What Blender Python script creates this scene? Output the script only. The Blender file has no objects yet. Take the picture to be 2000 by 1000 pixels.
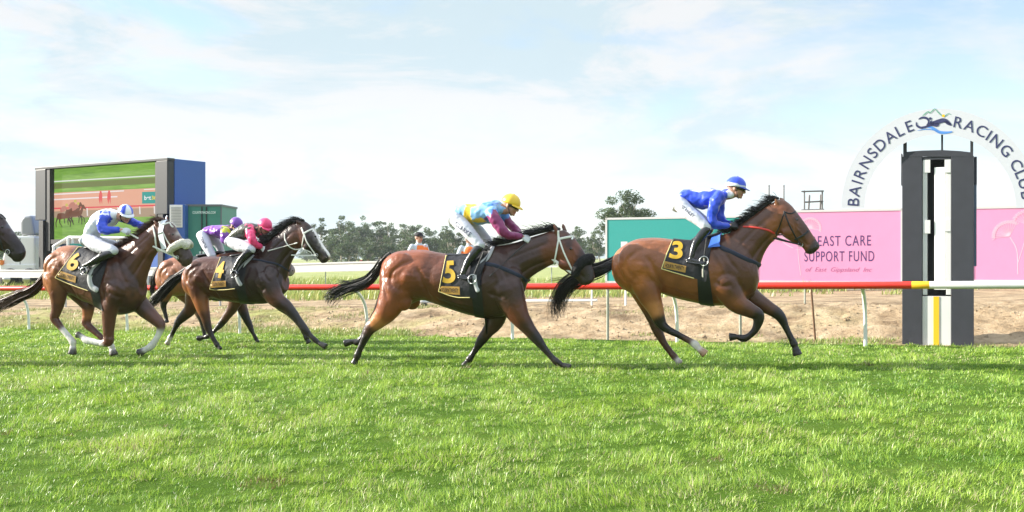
import bpy, bmesh, math, random
import numpy as np
from mathutils import Vector, Matrix, noise, kdtree, geometry
from mathutils.bvhtree import BVHTree
random.seed(7); RNG = np.random.default_rng(7)
R = math.radians
sc = bpy.context.scene
COL = sc.collection

# ------------------------------------------------------------------ camera, sky, sun, exposure
CAMZ = 1.25; F = 2000.0; HZ = 503.0
cam = bpy.data.cameras.new('camera'); camo = bpy.data.objects.new('camera', cam); COL.objects.link(camo)
camo.location = (0, 0, CAMZ); camo.rotation_euler = (R(90), 0, 0)
cam.sensor_width = 36; cam.lens = 36.0; cam.shift_y = (HZ - 500.0) / 2000.0
cam.clip_start = .1; cam.clip_end = 4000
sc.camera = camo
SUN_AZ = (-.985, .17); SUN_EL = R(22)
sun = bpy.data.lights.new('sun', 'SUN'); sun.energy = 4.8; sun.angle = R(.5); sun.color = (1, .93, .82)
suno = bpy.data.objects.new('sun', sun); COL.objects.link(suno)
sv = Vector((SUN_AZ[0] * math.cos(SUN_EL), SUN_AZ[1] * math.cos(SUN_EL), math.sin(SUN_EL))).normalized()
suno.rotation_euler = (-sv).to_track_quat('-Z', 'Y').to_euler()
w = bpy.data.worlds.new('World'); sc.world = w; w.use_nodes = True
nt = w.node_tree; nt.nodes.clear()
def N(nt, t, **kw):
    n = nt.nodes.new(t)
    for k, v in kw.items():
        if k.startswith('i_'): n.inputs[k[2:].replace('_', ' ')].default_value = v
        else: setattr(n, k, v)
    return n
out = N(nt, 'ShaderNodeOutputWorld'); bg = N(nt, 'ShaderNodeBackground')
sky = N(nt, 'ShaderNodeTexSky', sky_type='NISHITA'); sky.sun_disc = False
sky.sun_elevation = SUN_EL; sky.sun_rotation = math.atan2(SUN_AZ[0], SUN_AZ[1])
sky.dust_density = .4; sky.ozone_density = 2.0
tc = N(nt, 'ShaderNodeTexCoord'); mp = N(nt, 'ShaderNodeMapping'); mp.inputs['Scale'].default_value = (1, 1, 3.6)
mp.inputs['Rotation'].default_value = (R(4), R(10), 0)
n1 = N(nt, 'ShaderNodeTexNoise'); n1.inputs['Scale'].default_value = 2.6; n1.inputs['Detail'].default_value = 9; n1.inputs['Roughness'].default_value = .62; n1.inputs['Distortion'].default_value = .35
cr = N(nt, 'ShaderNodeValToRGB'); cr.color_ramp.elements[0].position = .40; cr.color_ramp.elements[0].color = (.12, .12, .12, 1)
cr.color_ramp.elements[1].position = .52; cr.color_ramp.elements[1].color = (.97, .97, .97, 1)
n2 = N(nt, 'ShaderNodeTexNoise'); n2.inputs['Scale'].default_value = 3.1; n2.inputs['Detail'].default_value = 10; n2.inputs['Roughness'].default_value = .66; n2.inputs['Distortion'].default_value = .5
cc = N(nt, 'ShaderNodeValToRGB'); cc.color_ramp.elements[0].position = .44; cc.color_ramp.elements[0].color = (2.35, 2.95, 3.25, 1)
cc.color_ramp.elements[1].position = .535; cc.color_ramp.elements[1].color = (3.35, 3.36, 3.4, 1)
mx = N(nt, 'ShaderNodeMixRGB')
L_ = nt.links.new
L_(tc.outputs['Generated'], mp.inputs['Vector']); L_(mp.outputs[0], n1.inputs['Vector']); L_(mp.outputs[0], n2.inputs['Vector'])
L_(n1.outputs['Fac'], cr.inputs[0]); L_(cr.outputs[0], mx.inputs[0]); L_(n2.outputs['Fac'], cc.inputs[0])
tint = N(nt, 'ShaderNodeMixRGB', blend_type='MULTIPLY'); tint.inputs[0].default_value = 1; tint.inputs[2].default_value = (.9, .9, .9, 1)
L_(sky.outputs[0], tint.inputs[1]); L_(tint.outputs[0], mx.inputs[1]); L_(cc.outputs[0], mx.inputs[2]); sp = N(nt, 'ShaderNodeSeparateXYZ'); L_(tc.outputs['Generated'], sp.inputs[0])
mr1 = N(nt, 'ShaderNodeMapRange'); mr1.inputs[1].default_value = .27; mr1.inputs[2].default_value = .6; mr1.inputs[3].default_value = .84; mr1.inputs[4].default_value = 1.8; L_(sp.outputs[2], mr1.inputs[0])  # overhead sky, out of view, boosted to add ambient fill light
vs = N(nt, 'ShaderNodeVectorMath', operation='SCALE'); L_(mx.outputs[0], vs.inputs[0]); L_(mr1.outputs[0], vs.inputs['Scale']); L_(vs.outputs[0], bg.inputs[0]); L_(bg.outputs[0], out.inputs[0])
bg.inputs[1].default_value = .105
sc.view_settings.view_transform = 'Standard'; sc.view_settings.look = 'None'
sc.view_settings.gamma = 1; sc.view_settings.exposure = 1.52
sc.cycles.max_bounces = 6; sc.cycles.transparent_max_bounces = 8

# ------------------------------------------------------------------ materials
def mat(name, col, rough=.6, spec=.5, metal=0, coat=0, noise_amt=0, noise_scale=20, bump=0, bump_scale=60, vcol=False, transl=0, emit=None, stretch=None, sheen=0, voronoi=0):
    m = bpy.data.materials.new(name); m.use_nodes = True; t = m.node_tree; b = t.nodes['Principled BSDF']
    b.inputs['Roughness'].default_value = rough; b.inputs['Specular IOR Level'].default_value = spec
    b.inputs['Metallic'].default_value = metal; b.inputs['Coat Weight'].default_value = coat; b.inputs['Coat Roughness'].default_value = .2
    if sheen: b.inputs['Sheen Weight'].default_value = sheen
    l = t.links.new
    tcx = N(t, 'ShaderNodeTexCoord'); src = tcx.outputs['Object']
    if stretch:
        mpp = N(t, 'ShaderNodeMapping'); mpp.inputs['Scale'].default_value = stretch; l(src, mpp.inputs[0]); src = mpp.outputs[0]
    if vcol:
        a = N(t, 'ShaderNodeVertexColor', layer_name='Col'); c = a.outputs[0]
    else:
        a = N(t, 'ShaderNodeRGB'); a.outputs[0].default_value = (*col, 1); c = a.outputs[0]
    if noise_amt:
        nz = N(t, 'ShaderNodeTexNoise'); nz.inputs['Scale'].default_value = noise_scale; nz.inputs['Detail'].default_value = 6
        l(src, nz.inputs['Vector'])
        mr = N(t, 'ShaderNodeMapRange'); mr.inputs[1].default_value = .25; mr.inputs[2].default_value = .75
        mr.inputs[3].default_value = 1 - noise_amt; mr.inputs[4].default_value = 1 + noise_amt
        l(nz.outputs['Fac'], mr.inputs[0])
        mm = N(t, 'ShaderNodeVectorMath', operation='SCALE'); l(c, mm.inputs[0]); l(mr.outputs[0], mm.inputs['Scale']); c = mm.outputs[0]
    l(c, b.inputs['Base Color'])
    if bump:
        nb = N(t, 'ShaderNodeTexNoise'); nb.inputs['Scale'].default_value = bump_scale; nb.inputs['Detail'].default_value = 5
        l(src, nb.inputs['Vector']); bp = N(t, 'ShaderNodeBump'); bp.inputs['Strength'].default_value = bump; bp.inputs['Distance'].default_value = .02
        l(nb.outputs['Fac'], bp.inputs['Height']); l(bp.outputs[0], b.inputs['Normal'])
    if transl:
        tr = N(t, 'ShaderNodeBsdfTranslucent'); l(c, tr.inputs[0]); ms = N(t, 'ShaderNodeMixShader'); ms.inputs[0].default_value = transl
        l(b.outputs[0], ms.inputs[1]); l(tr.outputs[0], ms.inputs[2]); l(ms.outputs[0], t.nodes['Material Output'].inputs[0])
    if emit is not None:
        l(c, b.inputs['Emission Color']); b.inputs['Emission Strength'].default_value = emit
        b.inputs['Specular IOR Level'].default_value = .02; t.links.remove(b.inputs['Base Color'].links[0]); b.inputs['Base Color'].default_value = (.015, .015, .015, 1)
    return m
M = {}
M['coat'] = mat('horse_coat', (.2, .1, .05), rough=.36, spec=.38, coat=.22, vcol=True, noise_amt=.26, noise_scale=5, bump=.34, bump_scale=20)
M['hair'] = mat('horse_hair', (.012, .01, .01), rough=.45, spec=.5, noise_amt=.4, noise_scale=40)
M['hair_brown'] = mat('brown_hair', (.075, .03, .018), rough=.45, noise_amt=.4, noise_scale=40)
M['silk'] = mat('silk', (1, 1, 1), rough=.36, spec=.5, vcol=True, bump=.35, bump_scale=8, sheen=.1, stretch=(1, 1, .6))
M['breech'] = mat('breeches_cloth', (.56, .57, .63), rough=.6, bump=.35, bump_scale=14, noise_amt=.04)
M['skin'] = mat('skin', (.6, .36, .27), rough=.5, vcol=True)
M['boot'] = mat('boot_leather', (.012, .012, .014), rough=.22, spec=.6, coat=.2, bump=.2, bump_scale=30)
M['black'] = mat('black_leather', (.012, .012, .014), rough=.4, bump=.2, bump_scale=60)
M['cloth_black'] = mat('saddlecloth_fabric', (.014, .014, .02), rough=.6, bump=.5, bump_scale=14, noise_amt=.25, noise_scale=30)
M['yellow'] = mat('yellow_fabric', (.60, .36, .02), rough=.6, noise_amt=.08)
M['gold'] = mat('gold_patch_fabric', (.46, .25, .05), rough=.6, noise_amt=.1)
M['white'] = mat('white_strap', (.78, .77, .73), rough=.5, noise_amt=.08, noise_scale=60)
M['fleece'] = mat('white_fleece', (.72, .68, .58), rough=.95, noise_amt=.2, noise_scale=90, bump=.9, bump_scale=120)
M['fleece_black'] = mat('black_fleece', (.012, .011, .012), rough=.9, noise_amt=.4, noise_scale=90, bump=.9, bump_scale=120)
M['glove'] = mat('glove', (.62, .64, .68), rough=.7, noise_amt=.1)
M['redstrap'] = mat('red_strap', (.65, .05, .04), rough=.5)
M['metal'] = mat('steel', (.55, .55, .55), rough=.3, metal=1)
M['pad_grey'] = mat('grey_pad', (.45, .46, .48), rough=.8, noise_amt=.1)
M['lens'] = mat('goggle_lens', (.01, .01, .012), rough=.08, spec=.8)
M['eye'] = mat('eye', (.01, .006, .004), rough=.06, spec=.8)
def cmat(name, col, **k):
    if name not in M: M[name] = mat(name, col, **k)
    return M[name]

# ------------------------------------------------------------------ mesh helpers
class MB:
    def __init__(s): s.v = []; s.f = []; s.mi = []; s.smp = []; s.cm = 0
    def add(s, V, Fc):
        o = len(s.v); s.v.extend([tuple(p) for p in V]); s.f.extend([tuple(i + o for i in f) for f in Fc]); s.mi.extend([s.cm] * len(Fc))
    def sample(s, p, col, r=.05): s.smp.append((tuple(p), col, r))
def catmull(P, n):
    P = np.asarray(P, float)
    if len(P) < 3: 
        t = np.linspace(0, 1, n + 1)[:, None]; return P[0] * (1 - t) + P[-1] * t
    Q = np.vstack([2 * P[0] - P[1], P, 2 * P[-1] - P[-2]]); o = []
    for i in range(1, len(Q) - 2):
        p0, p1, p2, p3 = Q[i - 1], Q[i], Q[i + 1], Q[i + 2]
        for k in range(n):
            t = k / n
            o.append(.5 * (2 * p1 + (p2 - p0) * t + (2 * p0 - 5 * p1 + 4 * p2 - p3) * t * t + (3 * p1 - p0 - 3 * p2 + p3) * t ** 3))
    o.append(P[-1]); return np.array(o)
def unit(v):
    v = np.asarray(v, float); n = np.linalg.norm(v); return v / n if n > 1e-9 else v
def loft(mb, rings):
    """rings: list of (C,U,S) half vectors; closed with rounded ends"""
    n = 28; o = len(mb.v); V = []; k = len(rings)
    for C, U, S in rings:
        for j in range(n):
            a = 2 * math.pi * j / n; V.append(C + U * math.cos(a) + S * math.sin(a))
    Fc = []
    for i in range(k - 1):
        for j in range(n):
            a = i * n + j; b = i * n + (j + 1) % n; Fc.append((a, b, b + n, a + n))
    V.append(rings[0][0]); V.append(rings[-1][0])
    for j in range(n):
        Fc.append((k * n, (j + 1) % n, j)); Fc.append((k * n + 1, (k - 1) * n + j, (k - 1) * n + (j + 1) % n))
    mb.add(V, Fc)
def tube(mb, P, ra, rb=None, lat=(0, 1, 0), n=4, cap=True, smooth=True):
    P = np.asarray(P, float); ra = np.atleast_1d(np.asarray(ra, float)); 
    if len(ra) == 1: ra = np.repeat(ra, len(P))
    rb = ra if rb is None else np.atleast_1d(np.asarray(rb, float))
    if len(rb) == 1: rb = np.repeat(rb, len(P))
    if smooth and len(P) > 2:
        D = catmull(np.column_stack([P, ra, rb]), n); P = D[:, :3]; ra = np.maximum(D[:, 3], .0008); rb = np.maximum(D[:, 4], .0008)
    T = np.gradient(P, axis=0) if len(P) > 1 else np.array([[1, 0, 0]])
    rings = []; lat = unit(lat); S0 = None
    fr = []
    for i in range(len(P)):
        t = unit(T[i]); S = lat - lat.dot(t) * t
        if np.linalg.norm(S) < .15: S = S0 if S0 is not None else unit(np.cross(t, [0.3, 0.1, 1]))
        S = unit(S); S0 = S; U = np.cross(t, S); fr.append((P[i], U, S, t))
    if cap:
        C, U, S, t = fr[0]
        for a in (75, 50, 25): rings.append((C - t * ra[0] * math.sin(R(a)) * .9, U * ra[0] * math.cos(R(a)), S * rb[0] * math.cos(R(a))))
    for i, (C, U, S, t) in enumerate(fr): rings.append((C, U * ra[i], S * rb[i]))
    if cap:
        C, U, S, t = fr[-1]
        for a in (25, 50, 75): rings.append((C + t * ra[-1] * math.sin(R(a)) * .9, U * ra[-1] * math.cos(R(a)), S * rb[-1] * math.cos(R(a))))
    loft(mb, rings)
def ellipsoid(mb, C, A, B, D, nu=16, nv=10):
    """A,B,D = half axis vectors"""
    C, A, B, D = map(lambda q: np.asarray(q, float), (C, A, B, D)); V = [C + D]; 
    for i in range(1, nv):
        th = math.pi * i / nv
        for j in range(nu):
            ph = 2 * math.pi * j / nu; V.append(C + D * math.cos(th) + (A * math.cos(ph) + B * math.sin(ph)) * math.sin(th))
    V.append(C - D); Fc = []
    for j in range(nu): Fc.append((0, 1 + j, 1 + (j + 1) % nu))
    for i in range(nv - 2):
        for j in range(nu):
            a = 1 + i * nu + j; b = 1 + i * nu + (j + 1) % nu; Fc.append((a, a + nu, b + nu, b))
    e = len(V) - 1
    for j in range(nu): Fc.append((e, 1 + (nv - 2) * nu + (j + 1) % nu, 1 + (nv - 2) * nu + j))
    mb.add(V, Fc)
def box(mb, c, h, ax=None):
    """c centre, h half sizes, ax 3 axes"""
    ax = np.eye(3) if ax is None else np.asarray(ax, float); c = np.asarray(c, float)
    V = [c + ax[0] * h[0] * x + ax[1] * h[1] * y + ax[2] * h[2] * z for x in (-1, 1) for y in (-1, 1) for z in (-1, 1)]
    mb.add(V, [(0, 1, 3, 2), (4, 6, 7, 5), (0, 4, 5, 1), (2, 3, 7, 6), (0, 2, 6, 4), (1, 5, 7, 3)])
def rawmesh(name, V, Fc):
    me = bpy.data.meshes.new(name); me.from_pydata([tuple(map(float, p)) for p in V], [], [tuple(f) for f in Fc]); me.validate(); me.update(); return me
def link(name, V, Fc, mats, parent=None, origin=None, smooth=True, cols=None, mi=None, bevel=0):
    V = np.asarray(V, float)
    if parent is not None: org = np.array(parent['_org'][:]) if '_org' in parent else np.zeros(3)
    else: org = np.asarray(origin, float) if origin is not None else np.array([*(V.min(0) + V.max(0))[:2] / 2, V[:, 2].min()])
    me = rawmesh(name, V - org, Fc)
    if not isinstance(mats, (list, tuple)): mats = [mats]
    for m in mats: me.materials.append(m)
    if mi is not None and len(mi) == len(me.polygons): me.polygons.foreach_set('material_index', mi)
    if smooth: me.polygons.foreach_set('use_smooth', [True] * len(me.polygons))
    if cols is not None:
        a = me.color_attributes.new('Col', 'FLOAT_COLOR', 'POINT'); c4 = np.ones((len(V), 4)); c4[:, :3] = cols; a.data.foreach_set('color', c4.ravel())
    o = bpy.data.objects.new(name, me); COL.objects.link(o)
    if parent is not None: o.parent = parent
    else: o.location = org
    o['_org'] = [float(x) for x in org]
    if bevel:
        md = o.modifiers.new('bevel', 'BEVEL'); md.width = bevel; md.segments = 2; md.limit_method = 'ANGLE'
    return o
def lmb(name, mb, mats, parent=None, **k): return link(name, mb.v, mb.f, mats, parent, mi=mb.mi, **k)
def empty(name, loc):
    o = bpy.data.objects.new(name, None); COL.objects.link(o); o.location = loc; o['_org'] = [float(x) for x in loc]; o.empty_display_size = .2; return o
def tag(o, label=None, cat=None, group=None, kind=None):
    if label: o['label'] = label
    if cat: o['category'] = cat
    if group: o['group'] = group
    if kind: o['kind'] = kind
    return o
def smooth_verts(V, E, it, lam=.5):
    n = len(V); cnt = np.zeros(n); np.add.at(cnt, E[:, 0], 1); np.add.at(cnt, E[:, 1], 1); cnt = np.maximum(cnt, 1)[:, None]
    for k in range(it):
        for l in (lam, -lam * 1.04) if it > 3 else (lam,):
            S = np.zeros_like(V)
            for a in range(3):
                S[:, a] = np.bincount(E[:, 0], V[E[:, 1], a], n) + np.bincount(E[:, 1], V[E[:, 0], a], n)
            V = V + l * (S / cnt - V)
    return V
def remesh(mb, voxel, it=4, disp=0, dscale=10, lam=.5):
    me = rawmesh('tmp', mb.v, mb.f); o = bpy.data.objects.new('tmp', me); COL.objects.link(o)
    md = o.modifiers.new('r', 'REMESH'); md.mode = 'VOXEL'; md.voxel_size = voxel; md.adaptivity = 0
    dg = bpy.context.evaluated_depsgraph_get(); ev = o.evaluated_get(dg); m2 = bpy.data.meshes.new_from_object(ev)
    V = np.empty(len(m2.vertices) * 3); m2.vertices.foreach_get('co', V); V = V.reshape(-1, 3)
    E = np.empty(len(m2.edges) * 2, dtype=np.int64); m2.edges.foreach_get('vertices', E); E = E.reshape(-1, 2)
    Fc = [tuple(p.vertices) for p in m2.polygons]
    bpy.data.objects.remove(o); bpy.data.meshes.remove(me); bpy.data.meshes.remove(m2)
    V = smooth_verts(V, E, it, lam)
    if disp:
        Nn = vnormals(V, Fc)
        for i in range(len(V)):
            p = Vector(V[i]) * dscale; V[i] += Nn[i] * disp * (noise.noise(p) + .5 * noise.noise(p * 2.3))
    return V, Fc
def vnormals(V, Fc):
    Fq = np.array([f if len(f) == 4 else (*f, f[-1]) for f in Fc]); a = V[Fq[:, 2]] - V[Fq[:, 0]]; b = V[Fq[:, 3]] - V[Fq[:, 1]]
    tri = Fq[:, 3] == Fq[:, 2]
    fn = np.cross(a, b); fn[tri] = np.cross(V[Fq[tri, 1]] - V[Fq[tri, 0]], V[Fq[tri, 2]] - V[Fq[tri, 0]])
    Nn = np.zeros_like(V)
    for k in range(4): np.add.at(Nn, Fq[:, k], fn)
    return Nn / np.maximum(np.linalg.norm(Nn, axis=1), 1e-12)[:, None]
def colour(V, smp, k=5, p=3):
    kd = kdtree.KDTree(len(smp))
    for i, s in enumerate(smp): kd.insert(Vector(s[0]), i)
    kd.balance(); C = np.zeros((len(V), 3))
    for i, v in enumerate(V):
        tot = 0; c = np.zeros(3)
        for co, idx, d in kd.find_n(Vector(v), k):
            wt = 1 / (d / smp[idx][2] + .02) ** p; c += wt * np.array(smp[idx][1]); tot += wt
        C[i] = c / tot
    return C

# ------------------------------------------------------------------ terrain heights (track frame: s along the rail, c across)
TD = np.array([.911, -.413]); ND = np.array([.413, .911]); C0 = 15.3
def sstep(a, b, x): t = np.clip((x - a) / (b - a), 0, 1); return t * t * (3 - 2 * t)
def terr(X, Y):
    X = np.asarray(X, float); Y = np.asarray(Y, float)
    s = TD[0] * X + TD[1] * Y; c = ND[0] * X + ND[1] * Y - C0
    z0 = .0151 * np.clip(s, -70, 40); z1 = .442 + .0254 * np.clip(s, -24, 8)
    zf = z1 * (1 - sstep(14, 45, c)) + (-.15) * sstep(14, 45, c)
    k = sstep(.5, 3.3, c)
    return z0 * (1 - k) + zf * k
def ray(px, py): return np.array([(px - 1000) / F, 1.0, (HZ - py) / F])
def ground_hit(px, py):
    d = ray(px, py); t = 2.0
    for _ in range(60000):
        p = d * t; z = CAMZ + p[2]
        if z <= terr(p[0], p[1]): break
        t += .01
    return np.array([p[0], p[1], float(terr(p[0], p[1]))])
class Frame:
    def __init__(s, ox, oy, sc_, P0, phi):
        s.ox, s.oy, s.s = ox, oy, sc_; s.t = np.array([math.cos(phi), -math.sin(phi), 0]); s.L = np.array([-math.sin(phi), -math.cos(phi), 0])
        s.P0 = np.asarray(P0, float); s.phi = phi
    def view(s, ox, oy, sc_): return Frame(ox, oy, sc_, s.P0, s.phi)
    def d(s, u, v): return ray(s.ox + u / s.s, s.oy + v / s.s)
    def P(s, u, v, w=0):
        d = s.d(u, v); k = (w + s.L.dot(s.P0)) / s.L.dot(d); return np.array([0, 0, CAMZ]) + d * k
    def m(s, u, v, w=0): return s.P(u, v, w)[1] / F / s.s      # metres per crop pixel
    def mir(s, p): return p - 2 * s.L * (s.L.dot(p) - s.L.dot(s.P0))
CAMP = np.array([0, 0, CAMZ])
# ------------------------------------------------------------------ horses
def ribbon_mb(mb, P, wd, lat):
    """flat tapered strand"""
    P = np.asarray(P); T = np.gradient(P, axis=0); V = []; n = len(P)
    for i in range(n):
        s = np.cross(unit(T[i]), lat); s = unit(s) * wd * (1 - .75 * i / (n - 1)); V += [P[i] - s, P[i] + s]
    mb.add(V, [(2 * i, 2 * i + 1, 2 * i + 3, 2 * i + 2) for i in range(n - 1)])
def tail_mb(fr, path, w0, rmax, n=260, seed=1, wd=.0045, loose=1.0):
    rng = np.random.default_rng(seed); mb = MB(); C = catmull([fr.P(u, v, w0) for u, v in path], 6); k = len(C)
    rad = np.array([rmax * (.35 + .65 * math.sin(math.pi * min(1, .15 + i / (k - 1) * .75))) for i in range(k)])
    tube(mb, C[: int(k * .75)], rad[: int(k * .75)] * .6, lat=fr.L, n=1, smooth=False)
    for q in range(n):
        a = rng.uniform(0, 2 * math.pi); r = rng.uniform(.3, 1.0); st = rng.uniform(0, .35); en = rng.uniform(.7, 1.0); i0 = int(st * k); i1 = max(i0 + 5, int(en * (k - 1)))
        pts = []; ph = rng.uniform(0, 6.28); da = rng.uniform(-.5, .5); up = rng.normal(0, .02) * loose
        for i in range(i0, i1 + 1):
            tt = i / (k - 1); T = unit(C[min(i + 1, k - 1)] - C[max(i - 1, 0)]); U = np.cross(T, fr.L)
            rr = rad[i] * r * (1 + .9 * max(0, tt - .75) * loose); aa = a + da * tt
            wv = .012 * loose * math.sin(ph + tt * 9) * tt
            pts.append(C[i] + U * (rr * math.cos(aa) + wv + up * tt * 2) + fr.L * (rr * math.sin(aa) * .8 + wv))
        e = pts[-1] - pts[-2]
        for j in range(1, 3): pts.append(pts[-1] + e * .8 + np.array([0, 0, -.006 * j]) + rng.normal(0, .004, 3))
        ribbon_mb(mb, pts, wd * rng.uniform(.6, 1.3), unit(rng.normal(0, 1, 3)))
    return mb
def mane_mb(fr, crest, length, dirv, n=420, seed=2, wd=.0045, side=0.02, curl=1.0):
    """crest: list of (u,v); strands start on the crest and blow along dirv (3d) falling to side"""
    rng = np.random.default_rng(seed); mb = MB(); C = catmull([fr.P(u, v, 0) for u, v in crest], 10); k = len(C); dirv = np.array(dirv, float)
    for i in range(k - 1):
        pass
    tube(mb, C[2:-2], .018, .016, lat=fr.L, n=1, smooth=False)
    for q in range(n):
        t = rng.uniform(0, k - 1.001); i = int(t); p = C[i] * (1 - (t - i)) + C[i + 1] * (t - i)
        clump = .5 + .5 * noise.noise(Vector((t * .55, seed, 0))) + .4 * noise.noise(Vector((t * 1.7, seed, 3)))
        ln = length * rng.uniform(.45, 1) * (.55 + .75 * max(0, clump)); ww = rng.normal(side, .025)
        p = p + fr.L * rng.uniform(-.02, .02) + np.array([0, 0, -.008]); d = dirv + rng.normal(0, .16, 3) + np.array([0, 0, .35 * clump])
        pts = []; 
        for j in range(7):
            f = j / 6; pts.append(p + d * ln * f * (1 - .15 * f) + np.array([0, 0, -ln * .55 * f * f * curl]) + fr.L * (ww * f * 1.6))
        ribbon_mb(mb, pts, wd * rng.uniform(.6, 1.3), unit(fr.L + rng.normal(0, .6, 3)))
    return mb
class Horse: pass
def surf(h, u, v, off=.006, fr=None):
    fr = fr or h.fr; d = fr.d(u, v); hit, nn, i, dist = h.bvh.ray_cast(Vector(CAMP), Vector(d).normalized())
    if hit is None or abs(fr.L.dot(np.array(hit)) - fr.L.dot(fr.P0)) > .8:
        hit, nn, i, dist = h.bvh.find_nearest(Vector(fr.P(u, v, .1)))
    if nn.dot(Vector(d)) > 0: nn = -nn
    return np.array(hit + nn * off)
def mirror_surf(h, p, off=.006):
    q = h.fr.mir(p); hit, nn, i, d = h.bvh.find_nearest(Vector(q))
    c = Vector(h.fr.P0 + np.array([0, 0, 0])); 
    if nn.dot(Vector(-h.fr.L)) < 0 and abs(nn.dot(Vector(h.fr.L))) > .2: nn = -nn
    return np.array(hit + nn * off)
def patch(h, quad, nu=24, nv=18, off=.008, both=True, closed=False):
    """quad: rows of crop points (top row list, bottom row list) or 4 corners tl,tr,br,bl -> draped cloth on the near side (and mirrored)"""
    if len(quad) == 2: A = catmull(quad[0], 8); B = catmull(quad[1], 8)
    else: A = np.array([quad[0], quad[1]], float); B = np.array([quad[3], quad[2]], float)
    def at(L, t): x = t * (len(L) - 1); i = min(int(x), len(L) - 2); return L[i] * (1 - (x - i)) + L[i + 1] * (x - i)
    mb = MB(); V = []
    for j in range(nv + 1):
        for i in range(nu + 1):
            q = at(A, i / nu) * (1 - j / nv) + at(B, i / nu) * (j / nv); V.append(surf(h, q[0], q[1], off))
    V = np.array(V).reshape(nv + 1, nu + 1, 3)
    for _ in range(3): V[1:-1, 1:-1] = (V[1:-1, 1:-1] * 2 + V[:-2, 1:-1] + V[2:, 1:-1] + V[1:-1, :-2] + V[1:-1, 2:]) / 6
    V = V.reshape(-1, 3); Fc = [(j * (nu + 1) + i, j * (nu + 1) + i + 1, (j + 1) * (nu + 1) + i + 1, (j + 1) * (nu + 1) + i) for j in range(nv) for i in range(nu)]
    mb.add(V, Fc)
    if both:
        W = [mirror_surf(h, p, off) for p in V]; o = len(V); mb.add(W, [f[::-1] for f in Fc])
        for row, up in ((0, 1), (nv, -1)):
            if up < 0 and not closed: continue
            a0 = row * (nu + 1); prev = [a0 + i for i in range(nu + 1)]; steps = 7
            for k in range(1, steps):
                cur = []
                for i in range(nu + 1):
                    p = V[a0 + i] * (1 - k / steps) + W[a0 + i] * (k / steps); hit = h.bvh.ray_cast(Vector(p + np.array([0, 0, .5 * up])), Vector((0, 0, -up)))[0]
                    q = np.array(hit) + np.array([0, 0, off * up]) if hit is not None and abs(hit[2] - p[2]) < .3 else p + np.array([0, 0, off * up]); cur.append(len(mb.v)); mb.v.append(tuple(q))
                for i in range(nu): mb.f.append((prev[i], prev[i + 1], cur[i + 1], cur[i])); mb.mi.append(mb.cm)
                prev = cur
            cur = [o + a0 + i for i in range(nu + 1)]
            for i in range(nu): mb.f.append((prev[i], prev[i + 1], cur[i + 1], cur[i])); mb.mi.append(mb.cm)
    return mb
def text_geo(txt, bold=0.0, size=1.0, spacing=1.0, shear=0, subdiv=False):
    cu = bpy.data.curves.new('t', 'FONT'); cu.body = txt; cu.size = size; cu.offset = bold; cu.space_character = spacing; cu.align_x = 'LEFT'; cu.shear = shear
    o = bpy.data.objects.new('t', cu); COL.objects.link(o); dg = bpy.context.evaluated_depsgraph_get(); me = bpy.data.meshes.new_from_object(o.evaluated_get(dg))
    if subdiv:
        bm = bmesh.new(); bm.from_mesh(me); bmesh.ops.triangulate(bm, faces=bm.faces[:]); bmesh.ops.subdivide_edges(bm, edges=[e for e in bm.edges if e.calc_length() > .07], cuts=3, use_grid_fill=True); bmesh.ops.triangulate(bm, faces=bm.faces[:]); bm.to_mesh(me); bm.free()
    V = np.array([v.co[:] for v in me.vertices]); Fc = [tuple(p.vertices) for p in me.polygons]
    bpy.data.objects.remove(o); bpy.data.curves.remove(cu); bpy.data.meshes.remove(me)
    if len(V): V[:, :2] -= V[:, :2].min(0)
    return V, Fc
def text_unit(txt, **k):
    V, Fc = text_geo(txt, **k); m = V[:, :2].max(0); return V[:, :2] / m, Fc, m[0] / m[1]
def decal(h, txt, tl, tr, br, bl, off, bold=.02):
    V, Fc, _ = text_unit(txt, bold=bold, subdiv=len(txt) < 3); tl, tr, br, bl = map(lambda q: np.array(q, float), (tl, tr, br, bl)); mb = MB(); W = []
    for x, y in V:
        q = (bl * (1 - x) + br * x) * (1 - y) + (tl * (1 - x) + tr * x) * y; W.append(surf(h, q[0], q[1], off))
    mb.add(W, Fc); return mb
def strap(h, pts, r=.008, flat=.35, off=.004, mirror=False, n=8, fr=None):
    mb = MB(); C = catmull(pts, n); P = [surf(h, u, v, off, fr) for u, v in C]; P = np.array(P)
    for _ in range(2): P[1:-1] = (P[1:-1] * 2 + P[:-2] + P[2:]) / 4
    tubes = [P]
    if mirror == 'join': tubes = [np.vstack([P[::-1], np.array([mirror_surf(h, p, off) for p in P])])]
    elif mirror: tubes.append(np.array([mirror_surf(h, p, off) for p in P]))
    for Q in tubes:
        tube(mb, Q, r, r * flat, lat=h.fr.L, smooth=False)
    return mb
def hoof(mb, a, b, r, L, col):
    """truncated cone hoof from pastern point a to ground point b"""
    a = np.asarray(a); b = np.asarray(b); t = unit(b - a)
    rings = []
    S = unit(L - L.dot(t) * t); U = np.cross(t, S)
    for f, k in ((-.25, .45), (0, .78), (.35, .9), (1, 1.12), (1.02, .9)): rings.append((a + (b - a) * f, U * r * k, S * r * k * .92))
    loft(mb, rings); mb.sample(a + (b - a) * .3, col, r); mb.sample(b, col, r * 1.3); mb.sample(a + (b - a) * .7 + U * r, col, r); mb.sample(a + (b - a) * .7 - U * r, col, r)
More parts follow.
